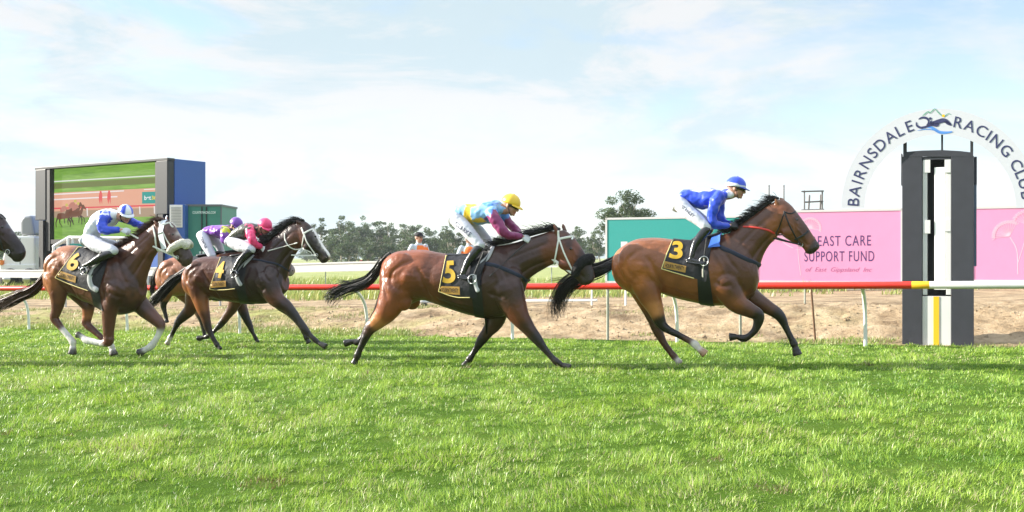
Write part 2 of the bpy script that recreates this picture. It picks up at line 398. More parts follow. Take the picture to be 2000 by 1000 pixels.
STROKES = [('trunk',[(4.4,.16),(3.3,.22),(2.3,.36),(2.2,.55),(3.0,.74)],.030,-.013),('trunk',[(5.0,.97),(4.7,.75),(4.3,.5),(3.9,.3)],.034,-.020),('trunk',[(.8,.2),(1.3,.5),(2.1,.86)],.024,-.010),
 ('trunk',[(3.4,.42),(3.2,.6)],.05,.012),('trunk',[(9,.1),(9.9,.34),(10.8,.55)],.024,-.014),('trunk',[(8.3,.25),(7.7,.55),(8.1,.86)],.034,-.018),('trunk',[(8.6,.16),(9.3,.4),(9.7,.6)],.022,.008),
 ('trunk',[(8.5,.62),(9.4,.72),(10.2,.70)],.03,-.012),('trunk',[(6.6,.2),(6.2,.75)],.02,-.0014),('trunk',[(6.1,.22),(5.7,.78)],.02,-.0014),('trunk',[(7.1,.2),(6.8,.75)],.02,-.0014),('trunk',[(5.0,.86),(6.2,.88),(7.6,.9)],.02,-.006),
 ('neck',[(.3,.75),(2,.8),(3.6,.84),(5,.88)],.022,-.014),('neck',[(.4,.34),(2.4,.36),(4.6,.34)],.022,-.008),('neck',[(.2,.55),(1.6,.6),(3.4,.6)],.03,.006),
 ('head',[(1.3,.96),(2.0,.93),(2.9,.78),(3.1,.55),(2.6,.38)],.009,-.008),('head',[(2.9,.48),(5.0,.5)],.010,.007),('head',[(2.4,.26),(3.0,.28),(3.5,.36)],.014,.009),('head',[(6.6,.9),(7.4,.84),(8.6,.76)],.005,-.006),
 ('head',[(4.2,.7),(6.4,.62)],.014,-.006),('head',[(7.3,.3),(7.9,.45)],.014,.006)]
def sculpt(fr, spec, V, Fc):
    Nn = vnormals(V, Fc); lat = (V - fr.P0) @ fr.L; Q = np.where(lat[:, None] < 0, V - 2 * fr.L * lat[:, None], V)
    # coordinates in the horse's own midplane
    A = np.column_stack([(Q - fr.P0) @ fr.t, Q[:, 2]]); out = V.copy(); face = np.abs(Nn @ fr.L)
    for ch, pts, wd, dp in STROKES:
        rg = spec[ch]; pp = []
        for i, f in pts:
            i = min(i, len(rg) - 1.001); k = int(i); g = i - k
            T = np.array(rg[k][0]) * (1 - g) + np.array(rg[k + 1][0]) * g; B = np.array(rg[k][1]) * (1 - g) + np.array(rg[k + 1][1]) * g
            q = T * (1 - f) + B * f; p = fr.P(q[0], q[1], 0); pp.append([(p - fr.P0) @ fr.t, p[2]])
        pp = catmull(pp, 6); D = np.full(len(V), 9.); K = np.zeros(len(V))
        for a, b, j in zip(pp[:-1], pp[1:], range(len(pp))):
            ab = b - a; t = np.clip(((A - a) @ ab) / max(ab @ ab, 1e-9), 0, 1); d = np.linalg.norm(A - a - t[:, None] * ab, axis=1); m = d < D; D[m] = d[m]; K[m] = (j + t[m]) / (len(pp) - 1)
        amt = dp * np.exp(-(D / wd) ** 2) * np.clip(face * 1.6, 0, 1) * np.clip(np.sin(np.pi * np.clip(K, .02, .98)) * 1.8, 0, 1)
        out += Nn * amt[:, None]
    for k in range(len(out)):
        if D is not None and face[k] > .1: out[k] += Nn[k] * (.0022 * noise.noise(Vector(out[k]) * 11) - .0022 * max(0, .12 - abs(noise.noise(Vector(out[k]) * 6.5))) / .12)
    return out
def build_horse(spec):
    h = Horse(); fr = h.fr = spec['frame']; mb = MB(); L = fr.L; base = spec['col']; pal = spec['pal']
    def col(c): return pal[c] if isinstance(c, str) else c
    def chain(rings, sq=1.0):
        D = catmull([(*r[0], *r[1], r[2]) for r in rings], 4); out = []
        for i, q in enumerate(D):
            T = fr.P(q[0], q[1]); B = fr.P(q[2], q[3]); C = (T + B) / 2; out.append((C, (T - B) / 2, L * q[4]))
        loft(mb, out)
        for i, r in enumerate(rings):
            T = fr.P(*r[0]); B = fr.P(*r[1]); C = (T + B) / 2; c = col(r[3]) if len(r) > 3 else base; ct = col(r[4]) if len(r) > 4 else c
            for f in (-.9, -.5, 0, .5, .9):
                rr = np.linalg.norm(T - B) / 2; p = C + (T - B) / 2 * f; ww = r[2] * math.sqrt(1 - f * f)
                for sg in (-1, 1): mb.sample(p + L * ww * sg, ct if f >= .5 else c, rr * .5)
    hd = spec['head'][1]; ct_, cb_ = np.array(hd[0], float), np.array(hd[1], float); cc_ = (ct_ + cb_) / 2
    chain(spec['trunk']); chain(list(spec['neck']) + [(tuple(cc_ + (ct_ - cc_) * .86), tuple(cc_ + (cb_ - cc_) * .8), hd[2] * .85, hd[3])]); chain(spec['head'])
    h.hoofs = []
    for leg in spec['legs']:
        wl = leg['w']; wb = leg.get('wb', wl); pts = leg['p']; k = len(pts)
        P = []; ra = []; rb = []
        for i, q in enumerate(pts):
            wi = wb + (wl - wb) * min(1, i / 3); P.append(fr.P(q[0], q[1], wi)); m = fr.m(q[0], q[1], wi); ra.append(q[2] * m); f = .95 if i == 0 else (.8 if i < 3 else .78)
            rb.append(min(q[2] * m * f, .13)); c = col(q[3]) if len(q) > 3 else base
            for sg in (-1, 1):
                mb.sample(P[-1] + L * rb[-1] * sg, c, ra[-1])
            T = unit(fr.P(pts[min(i + 1, k - 1)][0], pts[min(i + 1, k - 1)][1], wi) - fr.P(pts[max(i - 1, 0)][0], pts[max(i - 1, 0)][1], wi)); U = np.cross(T, L)
            for sg in (-1, 1): mb.sample(P[-1] + U * ra[-1] * sg, c, ra[-1])
        tube(mb, P, ra, rb, lat=L, n=5)
        # tendon groove / hock and knee bumps come from the radii; hoof:
        hq = leg['hoof']; a = fr.P(hq[0][0], hq[0][1], wl); b = fr.P(hq[1][0], hq[1][1], wl); hoof(mb, a, b, hq[2] * fr.m(*hq[0], wl), L, col(hq[3]) if len(hq) > 3 else (.02, .018, .016)); h.hoofs.append(b)
    for q in spec.get('muscle', []):     # u,v,w, ru,rv (px), rw (m), angle
        u, v, w_, ru, rv, rw, ang = q; m = fr.m(u, v, w_); C = fr.P(u, v, w_); t = fr.t; Z = np.array([0, 0, 1.]); a = R(ang)
        for sg in ((1, -1) if abs(w_) > .02 else (1,)):
            Cc = C if sg == 1 else fr.mir(C)
            ellipsoid(mb, Cc, (t * math.cos(a) + Z * math.sin(a)) * ru * m, (-t * math.sin(a) + Z * math.cos(a)) * rv * m, L * rw)
    for (bu, bv), (tu, tv), w_ in spec['ears']:
        a = fr.P(bu, bv, w_); b = fr.P(tu, tv, w_ * 1.25); m = (a + b) / 2
        tube(mb, [a, m + (m - a) * .1, b], [.026, .024, .004], [.02, .013, .003], lat=L); c = spec.get('earcol', base)
        mb.sample(a, c, .03); mb.sample(b, c, .03); mb.sample(m, c, .04)
    for u, v, w_, c, r in spec.get('paint', []): mb.sample(fr.P(u, v, w_), col(c), r)
    V, Fc = remesh(mb, spec.get('voxel', .0115), 4)
    E = np.array(sorted({(min(f[i], f[i - 1]), max(f[i], f[i - 1])) for f in Fc for i in range(len(f))}))
    rad = colour(V, [(q[0], (q[2],) * 3, q[2]) for q in mb.smp], 4, 3)[:, 0]
    wt = np.clip((rad - .05) / .07, .03, 1)[:, None]; V1 = smooth_verts(V, E, 26, .6); V = V * (1 - wt) + V1 * wt
    V = sculpt(fr, spec, V, Fc)
    C = colour(V, mb.smp, 6, 3.0); C = smooth_verts(C, E, 3, .8)
    if 'blaze' in spec:
        pb, rb_ = spec['blaze']; pb = np.array([fr.P(u, v, 0) for u, v in catmull(pb, 5)]); dm = np.min(np.linalg.norm(V[:, None, :] - pb[None], axis=2), axis=1) if len(V) < 9000 else np.min([np.linalg.norm(V - p, axis=1) for p in pb], axis=0)
        C[dm < rb_] = (.72, .68, .64)
    h.bvh = BVHTree.FromPolygons([tuple(p) for p in V], Fc)
    # eyes and nostrils joined into the same body mesh
    eb = MB(); eu, evv, er = spec['eye']
    pe = surf(h, eu, evv, -.010)
    for p in (pe, mirror_surf(h, pe, -.010)): ellipsoid(eb, p, fr.t * .021, np.array([0, 0, .018]), L * .02, 12, 8)
    nu_, nv_ = spec['nostril']; pn = surf(h, nu_, nv_, -.004)
    for p in (pn, mirror_surf(h, pn, -.004)): ellipsoid(eb, p, (fr.t * .5 + np.array([0, 0, .85])) * .016, (fr.t * .85 - np.array([0, 0, .5])) * .009, L * .007, 10, 6)
    o = len(V); Vall = np.vstack([V, np.array(eb.v)]); Fall = list(Fc) + [tuple(i + o for i in f) for f in eb.f]; mi = [0] * len(Fc) + [1] * len(eb.f)
    Call = np.vstack([C, np.zeros((len(eb.v), 3)) + .01])
    X = spec.get('xf'); 
    org = np.array([fr.P0[0], fr.P0[1], float(terr(fr.P0[0], fr.P0[1]))])
    h.obj = link('horse', Vall, Fall, [M['coat'], M['eye']], origin=org, cols=Call, mi=mi)
    return h
def part(h, name, mb, m, parent=None, **k): return lmb(name, mb, m, parent or h.obj, **k)
def rein(h, A, B, sag=.03, r=.006, mat_='white', name='rein'):
    A = np.array(A); B = np.array(B); P = [A * (1 - f) + B * f + np.array([0, 0, -sag * 4 * f * (1 - f)]) for f in np.linspace(0, 1, 7)]
    mb = MB(); tube(mb, P, r * 1.4, r * .5, lat=h.fr.L); return part(h, name, mb, M[mat_])
BAY = dict(body=(.225, .076, .027), rump=(.36, .115, .030), dark=(.085, .032, .016), black=(.013, .009, .008), white=(.72, .66, .6), muz=(.035, .022, .018), face=(.17, .058, .024), tan=(.42, .17, .06))  # rump, tan: coat colour with the orange of sunlit hindquarters painted in
def frame_for(ox, oy, s, hu, hv, w, phi):
    g = ground_hit(ox + hu / s, oy + hv / s); fr = Frame(ox, oy, s, g, R(phi)); fr.P0 = g - fr.L * w; fr.P0[2] = 0; return fr

# ---- number 3, the leader
fr3 = frame_for(1180, 320, 2.382, 352, 936, -.11, 16)
spec3 = dict(frame=fr3, col=BAY['body'], pal=BAY, eye=(897, 258, 0), nostril=(990, 380),
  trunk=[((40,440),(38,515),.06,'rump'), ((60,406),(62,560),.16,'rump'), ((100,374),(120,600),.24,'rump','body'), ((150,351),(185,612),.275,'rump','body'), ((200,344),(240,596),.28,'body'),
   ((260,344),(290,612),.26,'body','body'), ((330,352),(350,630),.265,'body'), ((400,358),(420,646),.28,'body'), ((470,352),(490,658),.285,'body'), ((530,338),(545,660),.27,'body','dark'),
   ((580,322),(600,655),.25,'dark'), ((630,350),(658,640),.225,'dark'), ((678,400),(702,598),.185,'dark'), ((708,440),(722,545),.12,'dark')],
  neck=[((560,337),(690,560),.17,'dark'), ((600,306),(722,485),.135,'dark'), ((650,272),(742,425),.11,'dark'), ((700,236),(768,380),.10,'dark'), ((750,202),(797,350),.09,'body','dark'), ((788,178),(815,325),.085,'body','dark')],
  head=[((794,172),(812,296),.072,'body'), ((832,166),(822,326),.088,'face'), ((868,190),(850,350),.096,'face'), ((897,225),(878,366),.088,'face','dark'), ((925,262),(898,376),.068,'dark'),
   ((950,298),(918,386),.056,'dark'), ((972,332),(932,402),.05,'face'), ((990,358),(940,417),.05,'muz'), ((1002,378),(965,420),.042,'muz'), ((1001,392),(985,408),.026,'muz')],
  legs=[dict(w=.12, wb=.14, p=[(170,505,74,'rump'),(205,600,58,'body'),(237,672,40,'tan'),(262,735,27,'black'),(286,764,20,'black'),(340,793,15.5,'black'),(395,822,15,'dark'),(423,840,19,'white'),(438,856,15,'white')], hoof=((443,862),(472,886),19,(.35,.2,.12))),
   dict(w=-.11, wb=-.12, p=[(150,540,60,'rump'),(195,640,42,'body'),(225,715,29,'dark'),(247,772,25,'dark'),(276,830,17,'dark'),(308,875,15,'dark'),(328,899,17,'dark'),(338,912,13,'white')], hoof=((340,912),(354,930),17,(.3,.25,.2))),
   dict(w=.13, wb=.16, p=[(560,560,72,'dark'),(615,643,50,'body'),(675,680,36,'dark'),(718,708,28,'black'),(706,765,18,'black'),(675,800,15,'black'),(650,812,18,'black'),(625,806,14,'black')], hoof=((612,804),(582,806),18)),
   dict(w=-.12, wb=-.13, p=[(640,590,62,'dark'),(700,632,44,'dark'),(762,668,32,'dark'),(815,705,26,'black'),(845,760,16,'black'),(868,808,14.5,'black'),(883,838,18,'black'),(890,856,14,'black')], hoof=((890,858),(900,890),21))],
  muscle=[(150,470,.17,85,105,.11,20), (205,560,.16,45,75,.09,10), (580,500,.15,75,110,.075,-60), (640,545,.12,60,60,.08,0), (860,315,.05,36,34,.045,0), (300,480,.12,150,95,.15,0), (660,400,.04,90,34,.065,38)],
  ears=[((808,190),(793,157),.05), ((835,175),(812,156),-.05)], earcol=(.3,.13,.05),
  paint=[(118,440,.2,'rump',.1),(90,520,.17,'rump',.1),(250,690,.12,'tan',.03)])
h3 = build_horse(spec3)
# ---- number 5
fr5 = frame_for(620, 350, 2.563, 186, 934, .12, 16)
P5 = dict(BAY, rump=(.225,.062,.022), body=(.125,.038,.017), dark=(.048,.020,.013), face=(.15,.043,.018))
spec5 = dict(frame=fr5, col=P5['body'], pal=P5, eye=(1268, 347, 0), nostril=(1358, 478),
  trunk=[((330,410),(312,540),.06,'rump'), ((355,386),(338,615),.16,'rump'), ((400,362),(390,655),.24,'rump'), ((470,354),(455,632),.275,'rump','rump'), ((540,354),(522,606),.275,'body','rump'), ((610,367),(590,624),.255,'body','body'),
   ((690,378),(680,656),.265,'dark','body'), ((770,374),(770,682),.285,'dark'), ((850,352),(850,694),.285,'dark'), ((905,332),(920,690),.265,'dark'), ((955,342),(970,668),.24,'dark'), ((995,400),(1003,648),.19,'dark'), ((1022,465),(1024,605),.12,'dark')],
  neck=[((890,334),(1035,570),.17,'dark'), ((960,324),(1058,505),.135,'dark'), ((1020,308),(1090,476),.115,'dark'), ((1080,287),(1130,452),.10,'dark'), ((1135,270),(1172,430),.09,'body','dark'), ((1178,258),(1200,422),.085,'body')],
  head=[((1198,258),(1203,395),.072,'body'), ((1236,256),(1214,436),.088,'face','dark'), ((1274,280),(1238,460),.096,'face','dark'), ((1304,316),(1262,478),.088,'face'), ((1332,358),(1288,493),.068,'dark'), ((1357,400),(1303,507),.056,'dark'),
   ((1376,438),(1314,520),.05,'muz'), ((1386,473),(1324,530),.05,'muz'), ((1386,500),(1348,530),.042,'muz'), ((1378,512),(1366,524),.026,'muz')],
  legs=[dict(w=.12, wb=.14, p=[(405,540,92,'body'),(352,652,62,'rump'),(303,710,42,'tan'),(264,750,29,'dark'),(238,797,21,'black'),(213,850,16,'black'),(201,880,19,'black'),(193,900,15,'black')], hoof=((192,902),(183,926),18)),
   dict(w=-.11, wb=-.12, p=[(372,560,60,'body'),(325,662,46,'dark'),(280,712,28,'dark'),(252,752,24,'black'),(230,785,16,'black'),(212,808,15,'black'),(198,816,17,'black'),(182,814,14,'black')], hoof=((172,814),(136,822),18)),
   dict(w=.13, wb=.16, p=[(950,560,88,'dark'),(1000,668,58,'body'),(1052,742,37,'dark'),(1100,802,28,'black'),(1140,853,18,'black'),(1175,893,16,'black'),(1197,915,19,'black'),(1218,927,15,'black')], hoof=((1228,931),(1266,944),17)),
   dict(w=-.12, wb=-.10, p=[(915,600,56,'dark'),(895,702,46,'dark'),(853,762,32,'dark'),(822,805,26,'black'),(797,845,17,'black'),(773,882,15,'black'),(760,902,19,'black'),(752,915,15,'black')], hoof=((750,915),(735,936),18))],
  muscle=[(420,460,.16,95,95,.11,10), (415,590,.15,55,75,.09,30), (930,520,.15,75,110,.075,-60), (1240,425,.05,36,32,.045,0), (640,500,.12,150,100,.15,0), (1040,420,.04,95,36,.065,28)],
  ears=[((1200,270),(1181,217),.05), ((1240,262),(1225,217),-.05)], earcol=(.16,.06,.035))
h5 = build_horse(spec5)
# ---- number 4
fr4 = frame_for(280, 400, 3.333, 498, 944, .11, 18)
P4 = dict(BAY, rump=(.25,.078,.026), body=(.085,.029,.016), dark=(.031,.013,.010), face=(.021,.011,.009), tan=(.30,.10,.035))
spec4 = dict(frame=fr4, col=P4['body'], pal=P4, eye=(1120, 205, 0), nostril=(1192, 345),
  trunk=[((268,430),(258,520),.06,'rump'), ((290,402),(288,575),.15,'rump'), ((328,366),(340,612),.22,'rump','body'), ((378,342),(400,612),.26,'body'), ((440,335),(460,610),.265,'body'), ((520,339),(530,626),.255,'body'),
   ((600,338),(610,636),.27,'body'), ((670,326),(680,643),.28,'dark'), ((730,312),(750,646),.27,'dark'), ((790,322),(805,642),.25,'dark'), ((845,362),(858,622),.22,'dark'), ((890,410),(903,588),.18,'dark'), ((922,450),(930,560),.12,'dark')],
  neck=[((720,308),(905,560),.165,'dark'), ((780,268),(935,470),.14,'dark'), ((840,218),(958,388),.12,'dark'), ((900,170),(985,332),.105,'dark'), ((955,132),(1005,300),.095,'body','dark'), ((1000,110),(1022,285),.088,'body','dark')],
  head=[((1010,104),(1016,248),.075,'body'), ((1052,108),(1040,286),.09,'body','dark'), ((1090,136),(1072,310),.096,'face'), ((1118,170),(1098,326),.088,'face'), ((1142,212),(1121,340),.07,'face'), ((1165,250),(1138,352),.058,'face'),
   ((1186,282),(1152,368),.052,'muz'), ((1206,308),(1163,380),.05,'muz'), ((1215,328),(1190,376),.042,'muz'), ((1213,342),(1203,364),.026,'muz')],
  legs=[dict(w=.11, wb=.13, p=[(350,500,84,'body'),(378,640,52,'tan'),(404,732,34,'body'),(420,797,27,'dark'),(440,843,19,'black'),(464,885,16,'black'),(480,912,18,'black'),(488,924,14,'black')], hoof=((489,924),(502,942),17)),
   dict(w=-.11, wb=-.12, p=[(340,560,70,'body'),(310,670,46,'body'),(266,722,34,'dark'),(228,760,26,'black'),(203,808,17,'black'),(186,845,15.5,'black'),(172,868,18,'white'),(165,884,14,'white')], hoof=((164,884),(153,908),17,(.3,.25,.2))),
   dict(w=.13, wb=.16, p=[(800,500,88,'dark'),(862,608,58,'body'),(930,660,42,'dark'),(977,712,34,'black'),(1016,762,27,'black'),(1047,805,27,'black'),(1085,848,17,'black'),(1118,880,18,'black'),(1140,897,15,'black')], hoof=((1146,902),(1190,925),19)),
   dict(w=-.12, wb=-.09, p=[(800,540,58,'dark'),(890,640,46,'dark'),(950,695,32,'dark'),(1000,748,26,'black'),(1030,800,18,'black'),(1050,840,16,'black'),(1062,866,20,'black'),(1068,880,15,'black')], hoof=((1068,880),(1078,900),18))],
  muscle=[(345,450,.16,85,90,.10,20), (355,560,.14,50,70,.09,0), (790,480,.15,75,110,.075,-60), (1070,270,.05,34,32,.045,0), (560,480,.12,150,95,.15,0), (890,320,.04,95,38,.065,45)],
  ears=[((1022,118),(985,100),.05), ((1045,112),(1020,90),-.05)], earcol=(.04,.02,.015), blaze=([(1118,168),(1142,208),(1166,250),(1188,282),(1208,308),(1218,326)], .040),
  paint=[(1121,174,.02,'white',.085),(1143,208,.025,'white',.085),(1160,236,.025,'white',.085),(1174,258,.02,'white',.085),(1188,280,.02,'white',.085),(1204,302,.015,'white',.03)])
h4 = build_horse(spec4)
# ---- the horse beyond number 4, purple rider
frP = frame_for(280, 400, 3.333, 742, 898, -.12, 18)
a_ = lambda u, v: (.93 * u - 154, 343 + .93 * (v - 343))
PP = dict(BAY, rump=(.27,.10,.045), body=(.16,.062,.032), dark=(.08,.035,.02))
specP = dict(frame=frP, col=PP['body'], pal=PP, eye=(925, 335, 0), nostril=(972, 430),
  trunk=[(a_(*r[0]), a_(*r[1]), r[2] * .97, 'rump' if i < 5 else 'body') for i, r in enumerate(spec4['trunk'])],
  neck=[((515,315),(700,540),.165,'body'),((600,305),(740,500),.14,'dark'),((680,292),(790,460),.12,'dark'),((750,280),(830,425),.1,'dark'),((810,272),(850,400),.09,'dark')],
  head=[((815,275),(845,390),.075,'dark'),((850,272),(862,412),.09,'dark'),((885,290),(885,430),.094,'dark'),((915,322),(905,445),.085,'dark'),((940,355),(922,455),.065,'muz'),((962,385),(938,462),.055,'muz'),((980,405),(955,466),.05,(.3,.24,.22)),((988,425),(970,462),.035,(.4,.33,.3))],
  legs=[dict(w=.10, wb=.12, p=[(170,500,62,'rump'),(150,590,36,'body'),(132,640,24,'black'),(132,668,20,'black'),(140,700,14,'black'),(147,728,14,'black'),(150,742,13,'black')], hoof=((150,744),(152,768),16)),
   dict(w=-.10, wb=-.12, p=[(230,540,60,'body'),(300,620,40,'body'),(350,690,28,'dark'),(378,745,22,'black'),(388,800,14,'black'),(396,835,13,'black'),(398,856,15,'black'),(390,866,12,'black')], hoof=((385,868),(362,876),14)),
   dict(w=.12, wb=.15, p=[(620,560,62,'dark'),(588,655,40,'dark'),(545,722,29,'dark'),(503,778,23,'black'),(468,815,15,'black'),(436,845,13.5,'black'),(415,858,16,'black'),(398,864,13,'black')], hoof=((392,864),(352,870),16)),
   dict(w=-.12, wb=-.10, p=[(600,540,50,'dark'),(640,665,38,'dark'),(668,735,28,'black'),(692,785,22,'black'),(710,828,14,'black'),(724,855,13,'black'),(733,872,15,'black'),(738,880,12,'black')], hoof=((738,880),(746,896),14))],
  muscle=[(165,440,.15,78,85,.10,20), (420,470,.11,140,90,.15,0)],
  ears=[((822,285),(795,262),.05), ((840,280),(815,255),-.05)], earcol=(.12,.05,.03))
hP = build_horse(specP)
# ---- number 6, chestnut
fr6 = frame_for(0, 380, 3.03, 430, 962, .11, 19)
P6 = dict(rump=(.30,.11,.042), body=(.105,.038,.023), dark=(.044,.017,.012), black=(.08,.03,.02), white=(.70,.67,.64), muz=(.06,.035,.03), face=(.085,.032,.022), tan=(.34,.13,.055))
spec6 = dict(frame=fr6, col=P6['body'], pal=P6, eye=(1022, 235, 0), nostril=(1112, 382),
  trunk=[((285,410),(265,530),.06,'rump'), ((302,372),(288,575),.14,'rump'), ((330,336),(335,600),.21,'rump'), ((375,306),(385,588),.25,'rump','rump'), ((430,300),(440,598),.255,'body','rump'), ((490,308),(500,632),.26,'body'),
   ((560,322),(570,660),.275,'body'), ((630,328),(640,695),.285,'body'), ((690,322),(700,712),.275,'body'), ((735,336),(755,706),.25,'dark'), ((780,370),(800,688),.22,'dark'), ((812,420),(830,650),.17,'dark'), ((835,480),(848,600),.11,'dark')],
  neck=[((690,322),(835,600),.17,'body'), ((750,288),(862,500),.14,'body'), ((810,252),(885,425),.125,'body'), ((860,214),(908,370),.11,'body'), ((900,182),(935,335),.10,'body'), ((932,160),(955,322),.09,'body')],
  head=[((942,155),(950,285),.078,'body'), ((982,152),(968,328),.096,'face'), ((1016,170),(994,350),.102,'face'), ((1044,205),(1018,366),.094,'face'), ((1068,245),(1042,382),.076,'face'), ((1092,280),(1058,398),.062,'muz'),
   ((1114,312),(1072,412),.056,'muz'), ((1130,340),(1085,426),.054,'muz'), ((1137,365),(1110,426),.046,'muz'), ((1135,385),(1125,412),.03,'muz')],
  legs=[dict(w=.11, wb=.13, p=[(330,490,82,'rump'),(345,600,52,'body'),(336,680,34,'body'),(322,730,29,'body'),(352,775,21,'body'),(385,815,18,'white'),(412,848,19,'white'),(430,872,22,'white'),(434,896,17,'white')], hoof=((433,902),(428,944),25,(.03,.026,.025))),
   dict(w=-.11, wb=-.12, p=[(440,540,75,'body'),(515,645,46,'body'),(518,715,32,'tan'),(512,762,28,'body'),(556,806,20,'body'),(603,848,18,'body'),(643,882,18,'body'),(660,900,21,'white'),(664,915,17,'white')], hoof=((666,918),(674,950),25,(.04,.035,.03))),
   dict(w=.13, wb=.16, p=[(690,560,88,'body'),(652,680,52,'body'),(644,760,40,'body'),(642,830,34,'body'),(640,868,33,'body'),(598,880,19,'white'),(550,870,20,'white'),(512,862,22,'white'),(490,845,17,'white')], hoof=((486,840),(456,828),19,(.12,.1,.08))),
   dict(w=-.12, wb=-.10, p=[(770,580,68,'dark'),(850,672,52,'dark'),(910,728,40,'body'),(950,772,32,'body'),(944,815,21,'white'),(920,862,19,'white'),(894,898,23,'white'),(868,914,18,'white')], hoof=((862,918),(822,938),23,(.03,.026,.025)))],
  muscle=[(330,430,.15,85,90,.10,20), (345,530,.13,45,70,.08,0), (680,520,.15,75,110,.08,-60), (735,590,.12,50,60,.08,0), (1000,310,.06,36,34,.045,0), (500,480,.11,140,100,.15,0), (860,350,.04,90,40,.07,40)],
  ears=[((935,190),(909,149),.06), ((985,160),(988,122),-.06)], earcol=(.22,.09,.05),
  paint=[(1058,218,.03,'white',.09),(1075,242,.03,'white',.085),(1095,272,.02,'white',.04),(1125,418,.02,'white',.015)])
h6 = build_horse(spec6)
# ------------------------------------------------------------------ tack, manes and tails
def tack(h, S):
    fr = h.fr; t = fr.t; L = fr.L
    if 'mane' in S:
        q = S['mane']; mb = mane_mb(fr, q[0], q[1], -t * q[2] + np.array([0, 0, q[3]]), n=q[4], seed=int(q[0][0][0]), side=q[5] if len(q) > 5 else .01, curl=q[6] if len(q) > 6 else 1)
        part(h, 'mane', mb, M[S.get('hair', 'hair')])
    for q in S.get('tails', []):
        part(h, 'tail', tail_mb(q[0], q[1], 0, q[2], n=q[3], seed=len(q[1]) + q[3], wd=q[4], loose=q[5]), M[S.get('hairt', S.get('hair', 'hair'))])
    if 'cloth' in S:
        cm_ = patch(h, S['cloth'], 34, 24, off=.014); cl = part(h, 'saddlecloth', cm_, M['cloth_black']); hc_ = Horse(); hc_.fr = fr; hc_.bvh = BVHTree.FromPolygons(cm_.v, cm_.f)
        if 'piping' in S: part(h, 'piping', strap(hc_, S['piping'], .0055, .7, .005, True, 10), cmat('pale_yellow_piping', (.75, .62, .25), rough=.6), cl)
        if 'num' in S:
            n, q = S['num']; q = np.array(q, float); q = q.mean(0) + (q - q.mean(0)) * .88; part(h, 'number', decal(hc_, n, *q, .011, bold=.03), M['yellow'], cl, smooth=False)
        if 'badge' in S:
            q = S['badge']; part(h, 'sponsor_patch', patch(hc_, q, 10, 4, off=.006, both=False), M['gold'], cl)
            c = np.array(q, float); m = c.mean(0); c = m + (c - m) * np.array([.86, .60]); part(h, 'sponsor_lettering', decal(hc_, "FOUR'N TWENTY", *c, .010, bold=.012), M['cloth_black'], cl, smooth=False)
    if 'saddle' in S:
        a, b = S['saddle']; mb = MB(); P = [fr.P(*a), fr.P((a[0] + b[0]) / 2, (a[1] + b[1]) / 2 + 1), fr.P(*b)]; P = [p + np.array([0, 0, .012]) for p in P]
        tube(mb, P, [.026, .02, .034], [.12, .12, .09], lat=L)
        if 'flap' in S: q = patch(h, S['flap'], 10, 10, off=.03); mb.add(q.v, q.f)
        sd = part(h, 'saddle', mb, M['black'])
        if 'stirrup' in S:
            (u0, v0), (u1, v1), w_ = S['stirrup']
            for sg in (1, -1):
                p0 = fr.P(u0, v0, w_); p1 = fr.P(u1, v1, w_ + .03); 
                if sg < 0: p0, p1 = fr.mir(p0), fr.mir(p1)
                m2 = MB(); d = unit(p1 - p0); s2 = unit(np.cross(d, L)); ring = [p1 + (d * math.cos(a) * .055 + s2 * math.sin(a) * .05) for a in np.linspace(0, 2 * math.pi, 17)]
                tube(m2, [p0, (p0 + p1) / 2, p1 - d * .05], .010, .003, lat=L); part(h, 'stirrup_leather', m2, M['black'], sd); m3 = MB(); tube(m3, ring, .006, lat=L, smooth=False, cap=False); part(h, 'stirrup', m3, M['metal'], sd)
    if 'girth' in S: part(h, 'girth', patch(h, S['girth'], 6, 16, off=.012, closed=True), M['black'])
    if 'pad' in S: part(h, 'saddle_pad', strap(h, S['pad'][0], S['pad'][1], .45, .016, 'join', 10), M[S.get('padm', 'pad_grey')])
    if 'pad2' in S: part(h, 'lead_bag', patch(h, S['pad2'], 8, 8, off=.035), cmat('blue_bag', (.05, .16, .6), rough=.6))
    if 'breast' in S: part(h, 'breastplate', strap(h, S['breast'][0], S['breast'][1], .3, .006, True, 10), cmat('navy_strap', (.015, .02, .05), rough=.5))
    if 'bridle' in S:
        mb = MB()
        for q in S['bridle']:
            m2 = strap(h, q[0], q[1], .4, .004, len(q) < 3, 8); mb.add(m2.v, m2.f)
        br = part(h, 'bridle', mb, M[S.get('bm', 'white')])
        bu, bv = S['bit']; p = surf(h, bu, bv, .006); m2 = MB()
        for pp in (p, mirror_surf(h, p, .006)): tube(m2, [pp + (t * math.cos(a) + np.array([0, 0, 1]) * math.sin(a)) * .026 for a in np.linspace(0, 2 * math.pi, 17)], .0045, lat=L, smooth=False, cap=False)
        tube(m2, [p, mirror_surf(h, p, .006)], .005, lat=t, smooth=False); part(h, 'bit', m2, M['metal'], br)
        if 'fleece' in S:
            q, r_, mt = S['fleece']; P = [surf(h, u, v, r_ * .45) for u, v in catmull(q, 3)]; P = P + [mirror_surf(h, p, r_ * .45) for p in P[::-1]]
            P = np.array(P); m2 = MB(); k = len(P); tube(m2, P, r_ * (.72 + .28 * np.sin(np.linspace(.25, math.pi - .25, k))), lat=L, n=3)
            V, Fc = remesh(m2, .007, 2, disp=.007, dscale=55); link('noseband', V, Fc, M[mt], br)
        if 'cheekpad' in S:
            q = patch(h, S['cheekpad'], 8, 8, off=.012); part(h, 'cheek_pad', q, cmat('white_cheek_pad', (.75, .78, .84), rough=.6), br)
    return h
V6 = fr3.view(1000, 360, 3.127)
